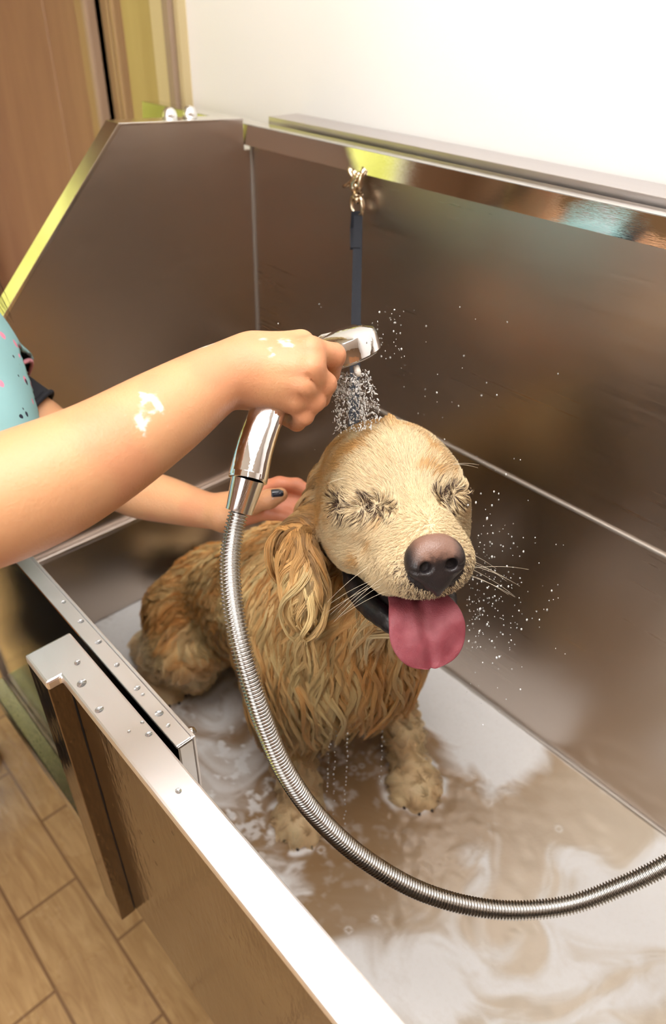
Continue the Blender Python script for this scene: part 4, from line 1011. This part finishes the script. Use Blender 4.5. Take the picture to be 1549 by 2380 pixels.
te(MB().tube([L(830, 458), L(820, 458), L(817, 468), L(819, 484), L(825, 497), L(834, 502), L(842, 496), L(844, 482), L(841, 466), L(838, 458), L(831, 458)], .0030, 12), 'ring', GOLD, smooth=True)
s0 = L(833, 497); s1 = L(829, 750, .0); sE = P(822, 1030, .80)
st = MB()
def ribbon(b, pts, w, t, wd):
    rings = []
    for i, p in enumerate(pts):
        p = Vector(p); u = Vector(wd).normalized(); tn = (Vector(pts[min(i + 1, len(pts) - 1)]) - Vector(pts[max(i - 1, 0)])).normalized(); nn = tn.cross(u).normalized()
        rings.append([b.bm.verts.new(p + u * a * w + nn * c * t) for a, c in ((-1, -1), (1, -1), (1, 1), (-1, 1))])
    for i in range(len(rings) - 1):
        for k in range(4): b.bm.faces.new((rings[i][k], rings[i][(k + 1) % 4], rings[i + 1][(k + 1) % 4], rings[i + 1][k]))
    b.bm.faces.new(rings[0][::-1]); b.bm.faces.new(rings[-1])
dz = camdir((1, 0, 0)); tt = np.linspace(0, 1, 30)
ribbon(st, [s0 * (1 - t) + sE * t - np.array([0, 0, .02 * math.sin(math.pi * t)]) * 0 for t in tt], .0062, .0012, dz)
ribbon(st, [s0 + [0, -.004, .004], s0 + [0, -.005, -.02], (s0 * .82 + sE * .18) + [0, -.004, 0]], .0070, .0016, dz)
te(st, 'strap', STR)
# loop round the dog's neck
nk = hw((-.07, 0, -.04)) * .38 + fl_(-.475, .485, .37) * .62; ax = hw((-.055, 0, -.03)) - fl_(-.475, .485, .37)
a = Vector(ax).orthogonal().normalized(); b2 = Vector(ax).normalized().cross(a)
lp = MB(); lp.tube([Vector(nk) + (a * math.cos(t) + b2 * math.sin(t)) * .085 for t in np.linspace(0, 2 * math.pi, 49)], .004, 8)
te(lp, 'neck_loop', STR, smooth=True)
# ------------------------------------------------------------------ soapy bath water
WZ = H - 1.0
def onfloor(px, py, z=WZ):
    d = P(px, py, 1.0) - CAMV; return (CAMV + d * ((z - EYE) / d[2]))[:2]
blobs = [(1080, 1640, .10, .8), (1005, 1590, .06, .5), (1140, 1790, .055, .35), (1185, 1740, .05, .3), (1310, 1840, .095, -.5), (290, 1440, .11, .45), (350, 1500, .06, .2),
         (820, 1850, .12, -.35), (770, 1730, .08, -.1), (950, 1950, .08, -.3), (690, 2030, .045, .4), (900, 2190, .05, .3), (1040, 2230, .05, .5), (1170, 2180, .04, .3), (780, 2120, .05, -.25), (1085, 1990, .06, .35),
         (640, 2000, .04, .3), (790, 2290, .05, .35), (1300, 2200, .12, -.05), (1150, 1700, .05, .3), (520, 1640, .07, .08), (560, 1760, .07, .10), (620, 1850, .05, .05), (980, 1700, .03, -.45), (1420, 2150, .12, .1)]
nx, ny = 620, 230
u, v = np.meshgrid(np.linspace(XE + .001, XR - .001, nx), np.linspace(.197, YB - .0005, ny), indexing='ij')
p2 = np.stack([u.ravel(), v.ravel(), np.zeros(nx * ny)], 1)
wrp = np.stack([fbm(p2, 5, 3, 41) - .5, fbm(p2, 5, 3, 43) - .5, 0 * p2[:, 0]], 1); pw = p2 + wrp * .34
wr2 = np.stack([fbm(pw, 11, 2, 45) - .5, fbm(pw, 11, 2, 47) - .5, 0 * p2[:, 0]], 1); pw2 = pw + wr2 * .10
big = fbm(pw2, 9, 4, 51); fine = fbm(pw2, 34, 4, 53)
bias = np.zeros(len(p2))
for px, py, r, w in blobs:
    c = onfloor(px, py); dd = np.hypot(p2[:, 0] + wrp[:, 0] * .10 - c[0], p2[:, 1] + wrp[:, 1] * .10 - c[1]); bias += w * np.exp(-(dd / r) ** 2)
strk = fbm(np.stack([pw2[:, 0] + pw2[:, 1], (pw2[:, 0] - pw2[:, 1]) * 3, p2[:, 2]], 1), 8, 3, 71)
foam = sstep(big * .5 + fine * .25 + strk * .25 + bias * .50, .46, .68)
for _ in range(40):
    bx_, by_ = rng.uniform(-.9, .2), rng.uniform(.21, .75); br_ = rng.uniform(.0018, .005); dd = np.hypot(p2[:, 0] - bx_, p2[:, 1] - by_); foam = np.maximum(foam, np.exp(-((dd - br_) / .0016) ** 2) * .5)
froth = sstep(fbm(p2 + wrp * .05, 70, 3, 57), .52, .68) * np.exp(-(np.hypot(p2[:, 0] + .62, p2[:, 1] - .36) / .20) ** 2)
foam = np.maximum(foam, np.clip(froth * 1.3, 0, 1))
for cx_, cy_, r in ((-.425, .378, .048), (-.355, .553, .048), (-.77, .372, .046)):
    dd = np.hypot(p2[:, 0] - cx_, p2[:, 1] - cy_) + (fbm(p2, 40, 2, 59) - .5) * .02; foam = np.maximum(foam, np.exp(-((dd - r) / .006) ** 2) * 1.1 * sstep(fbm(p2, 45, 3, 67), .40, .62)); 
foam = np.maximum(foam, sstep(p2[:, 1] + (fbm(p2, 20, 2, 61) - .5) * .008, YB - .009, YB - .004) * .95)
milk = np.clip(sstep(p2[:, 0], -.40, -.02) * .9 + .25 * (fine - .5) + .3 * foam, 0, 1)
zz = (fbm(p2, 16, 3, 63) - .5) * .0030 + (fbm(p2, 60, 2, 65) - .5) * .0010 * (1 + 2 * np.exp(-(np.hypot(p2[:, 0] + .55, p2[:, 1] - .42) / .25) ** 2)) + foam * .0010
V = p2.copy(); V[:, 2] = WZ + zz
I = np.arange(nx * ny).reshape(nx, ny); F = np.stack([I[:-1, :-1], I[1:, :-1], I[1:, 1:], I[:-1, 1:]], -1).reshape(-1, 4)
m = Mat('soapy_water').set(Specular_IOR_Level=.5)
af = m.n('ShaderNodeAttribute', attribute_name='foam'); am_ = m.n('ShaderNodeAttribute', attribute_name='milk')
m1 = m.n('ShaderNodeMix', data_type='RGBA'); m.l(am_, 'Fac', m1, 0); m1.inputs[6].default_value = srgb(166, 132, 96); m1.inputs[7].default_value = srgb(222, 206, 184)
fn = m.noise(m.coord(), 150, 4, .7); fr_ = m.n('ShaderNodeMath', operation='MULTIPLY_ADD'); m.l(fn, 'Fac', fr_, 0); fr_.inputs[1].default_value = .35; fr_.inputs[2].default_value = .82
fm = m.n('ShaderNodeMath', operation='MULTIPLY', use_clamp=True); m.l(af, 'Fac', fm, 0); m.l(fr_, 0, fm, 1)
m2 = m.n('ShaderNodeMix', data_type='RGBA'); m.l(fm, 0, m2, 0); m.l(m1, 2, m2, 6); m2.inputs[7].default_value = srgb(252, 247, 243); m.l(m2, 2, m.b, 'Base Color')
rg = m.n('ShaderNodeMapRange'); m.l(fm, 0, rg, 0); rg.inputs[3].default_value = .10; rg.inputs[4].default_value = .55; m.l(rg, 0, m.b, 'Roughness')
m.bump(m.noise(m.coord(), 90, 4, .6), 'Fac', .15, .002)
wt = mesh_np('bath_water', V, F, m.m, attrs={'foam': ('FLOAT', foam), 'milk': ('FLOAT', milk)})
tag(wt, 'shallow brown soapy water with swirls of white foam covering the bath floor', 'water', kind='stuff')
# ------------------------------------------------------------------ spray and droplets
WM = Mat('clear_water').set(Base_Color=(1, 1, 1, 1), Roughness=.03, IOR=1.33, Transmission_Weight=.85, Specular_IOR_Level=.9).m
SPM = Mat('glint_white_water').set(Base_Color=(.96, .94, .92, 1), Roughness=.15, IOR=1.33, Transmission_Weight=.25, Specular_IOR_Level=.8).m  # bright glints of the drops put into a whitened base colour
def ico():
    b = bmesh.new(); bmesh.ops.create_icosphere(b, subdivisions=1, radius=1); v = np.array([x.co for x in b.verts]); f = np.array([[x.index for x in y.verts] for y in b.faces]); b.free(); return v, f
IV, IF = ico()
def drops(name, C, D, R, ST, label, cat):
    C = np.array(C); N = len(C); D = unit(np.array(D)); a = unit(np.cross(D, [.3, .5, .81])); b = np.cross(D, a); R = np.array(R)[:, None, None]; ST = np.array(ST)[:, None, None]
    V = C[:, None] + (a[:, None] * IV[None, :, :1] + b[:, None] * IV[None, :, 1:2] + D[:, None] * IV[None, :, 2:] * ST) * R
    F = IF[None] + (np.arange(N) * len(IV))[:, None, None]; o = mesh_np(name, V.reshape(-1, 3), F.reshape(-1, 3), SPM); tag(o, label, cat, kind='stuff'); return o
C, D, R, ST = [], [], [], []
pl = P(822, 862, .664); u1 = camdir((1, -.18, 0)); u2 = camdir((.1, -.25, 1)); u2 /= np.linalg.norm(u2)
for k in range(46):
    a = rng.random() * 6.28; r = .024 * math.sqrt(rng.random()); s0_ = P(812, 868, .664) + u1 * math.cos(a) * r * .72 + u2 * math.sin(a) * r; e0 = P(833, 992, .690) + u1 * math.cos(a) * r * .95 + u2 * math.sin(a) * r * .9
    t = rng.random() * .08
    while t < 1.05:
        p = s0_ * (1 - t) + e0 * t + np.array([0, 0, .006]) * math.sin(math.pi * min(t, 1)); d = e0 - s0_
        C.append(p + rng.normal(0, .0013, 3)); D.append(d + rng.normal(0, .03, 3)); R.append(.00032 + .0006 * rng.random() ** 1.5); ST.append(1.2 + 3 * rng.random() ** 2); t += .02 + .06 * rng.random()
drops('water_spray', C, D, R, ST, 'spray of water falling from the shower head onto the dog\'s crown', 'spray')
C, D, R, ST = [], [], [], []
for k in range(420):
    if k < 300: px = 1085 + abs(rng.normal(0, 75)); py = 1400 + rng.normal(0, 95) - abs(rng.normal(0, 20)); z_ = rng.uniform(.58, .84)
    elif k < 340: px, py, z_ = rng.uniform(860, 945), rng.uniform(715, 835), rng.uniform(.6, .9)
    else: px, py, z_ = 880 + rng.normal(0, 200), 960 + rng.normal(0, 130), rng.uniform(.7, 1.0)
    p = P(px, py, z_)
    if p[1] > YB - .01 or p[2] < WZ: continue
    if DF.sample(p[None])[0] < .012: continue
    C.append(p); D.append([.1, 0, -1]); R.append(.0004 + .0007 * rng.random() ** 2); ST.append(1 + .8 * rng.random())
for px, y0_, y1_, z0_, z1_ in ((785, 1640, 1900, .86, .96), (810, 1700, 1990, .86, .98), (895, 1620, 1830, .87, .95), (770, 1700, 1850, .87, .95), (725, 1620, 1700, .88, .92)):
    n = int((y1_ - y0_) / 11)
    for i in range(n):
        t = (i + rng.random() * .7) / n; C.append(P(px - 12 * t + rng.normal(0, 1.5), y0_ + (y1_ - y0_) * t, z0_ + (z1_ - z0_) * t)); D.append([0, 0, -1]); R.append(.0007 + .0005 * rng.random()); ST.append(1.3 + rng.random())
C = [c if c[2] > WZ + .001 else c + [0, 0, WZ + .001 - c[2]] for c in C]
drops('splash_droplets', C, D, R, ST, 'fine droplets splashing off the dog and dripping from its chest', 'droplets')
# drops lying on the gate and wall caps
def drop_on(px, py, z, r, first=[None]):
    x, y = onfloor(px, py, z)
    if first[0] is None:
        b = MB(); b.lathe([(.0001, .30), (.35, .27), (.68, .17), (.92, .05), (1, -.02)], (0, 0, 0), (0, 0, 1), 18); o = b.build('water_drop', WM, None, smooth=True); first[0] = o
    else: o = first[0].copy(); COL.objects.link(o)
    o.location = (x, y, z + .0002); o.scale = (r, r * .85, r * 1.1); o.rotation_euler = (0, 0, rng.random() * 3); return o
for px, py, r in ((148, 1399, .0028), (188, 1444, .0034), (229, 1492, .0036), (272, 1545, .0032), (319, 1599, .0034), (370, 1658, .0042), (391, 1686, .0024), (332, 1614, .0020)):
    tag(drop_on(px, py, H - .5504, r), 'clear water drop lying on the pale top edge of the sliding gate', 'water drop', 'water drops on the gate edge')
for px, py, r in ((190, 1588, .0052), (231, 1649, .0042), (346, 1706, .0034), (331, 1679, .0020), (180, 1540, .0036), (415, 1838, .0030), (300, 1700, .0018)):
    tag(drop_on(px, py, H - .5499, r), 'clear water drop lying on the wide satin top edge of the front wall', 'water drop', 'water drops on the front wall edge')
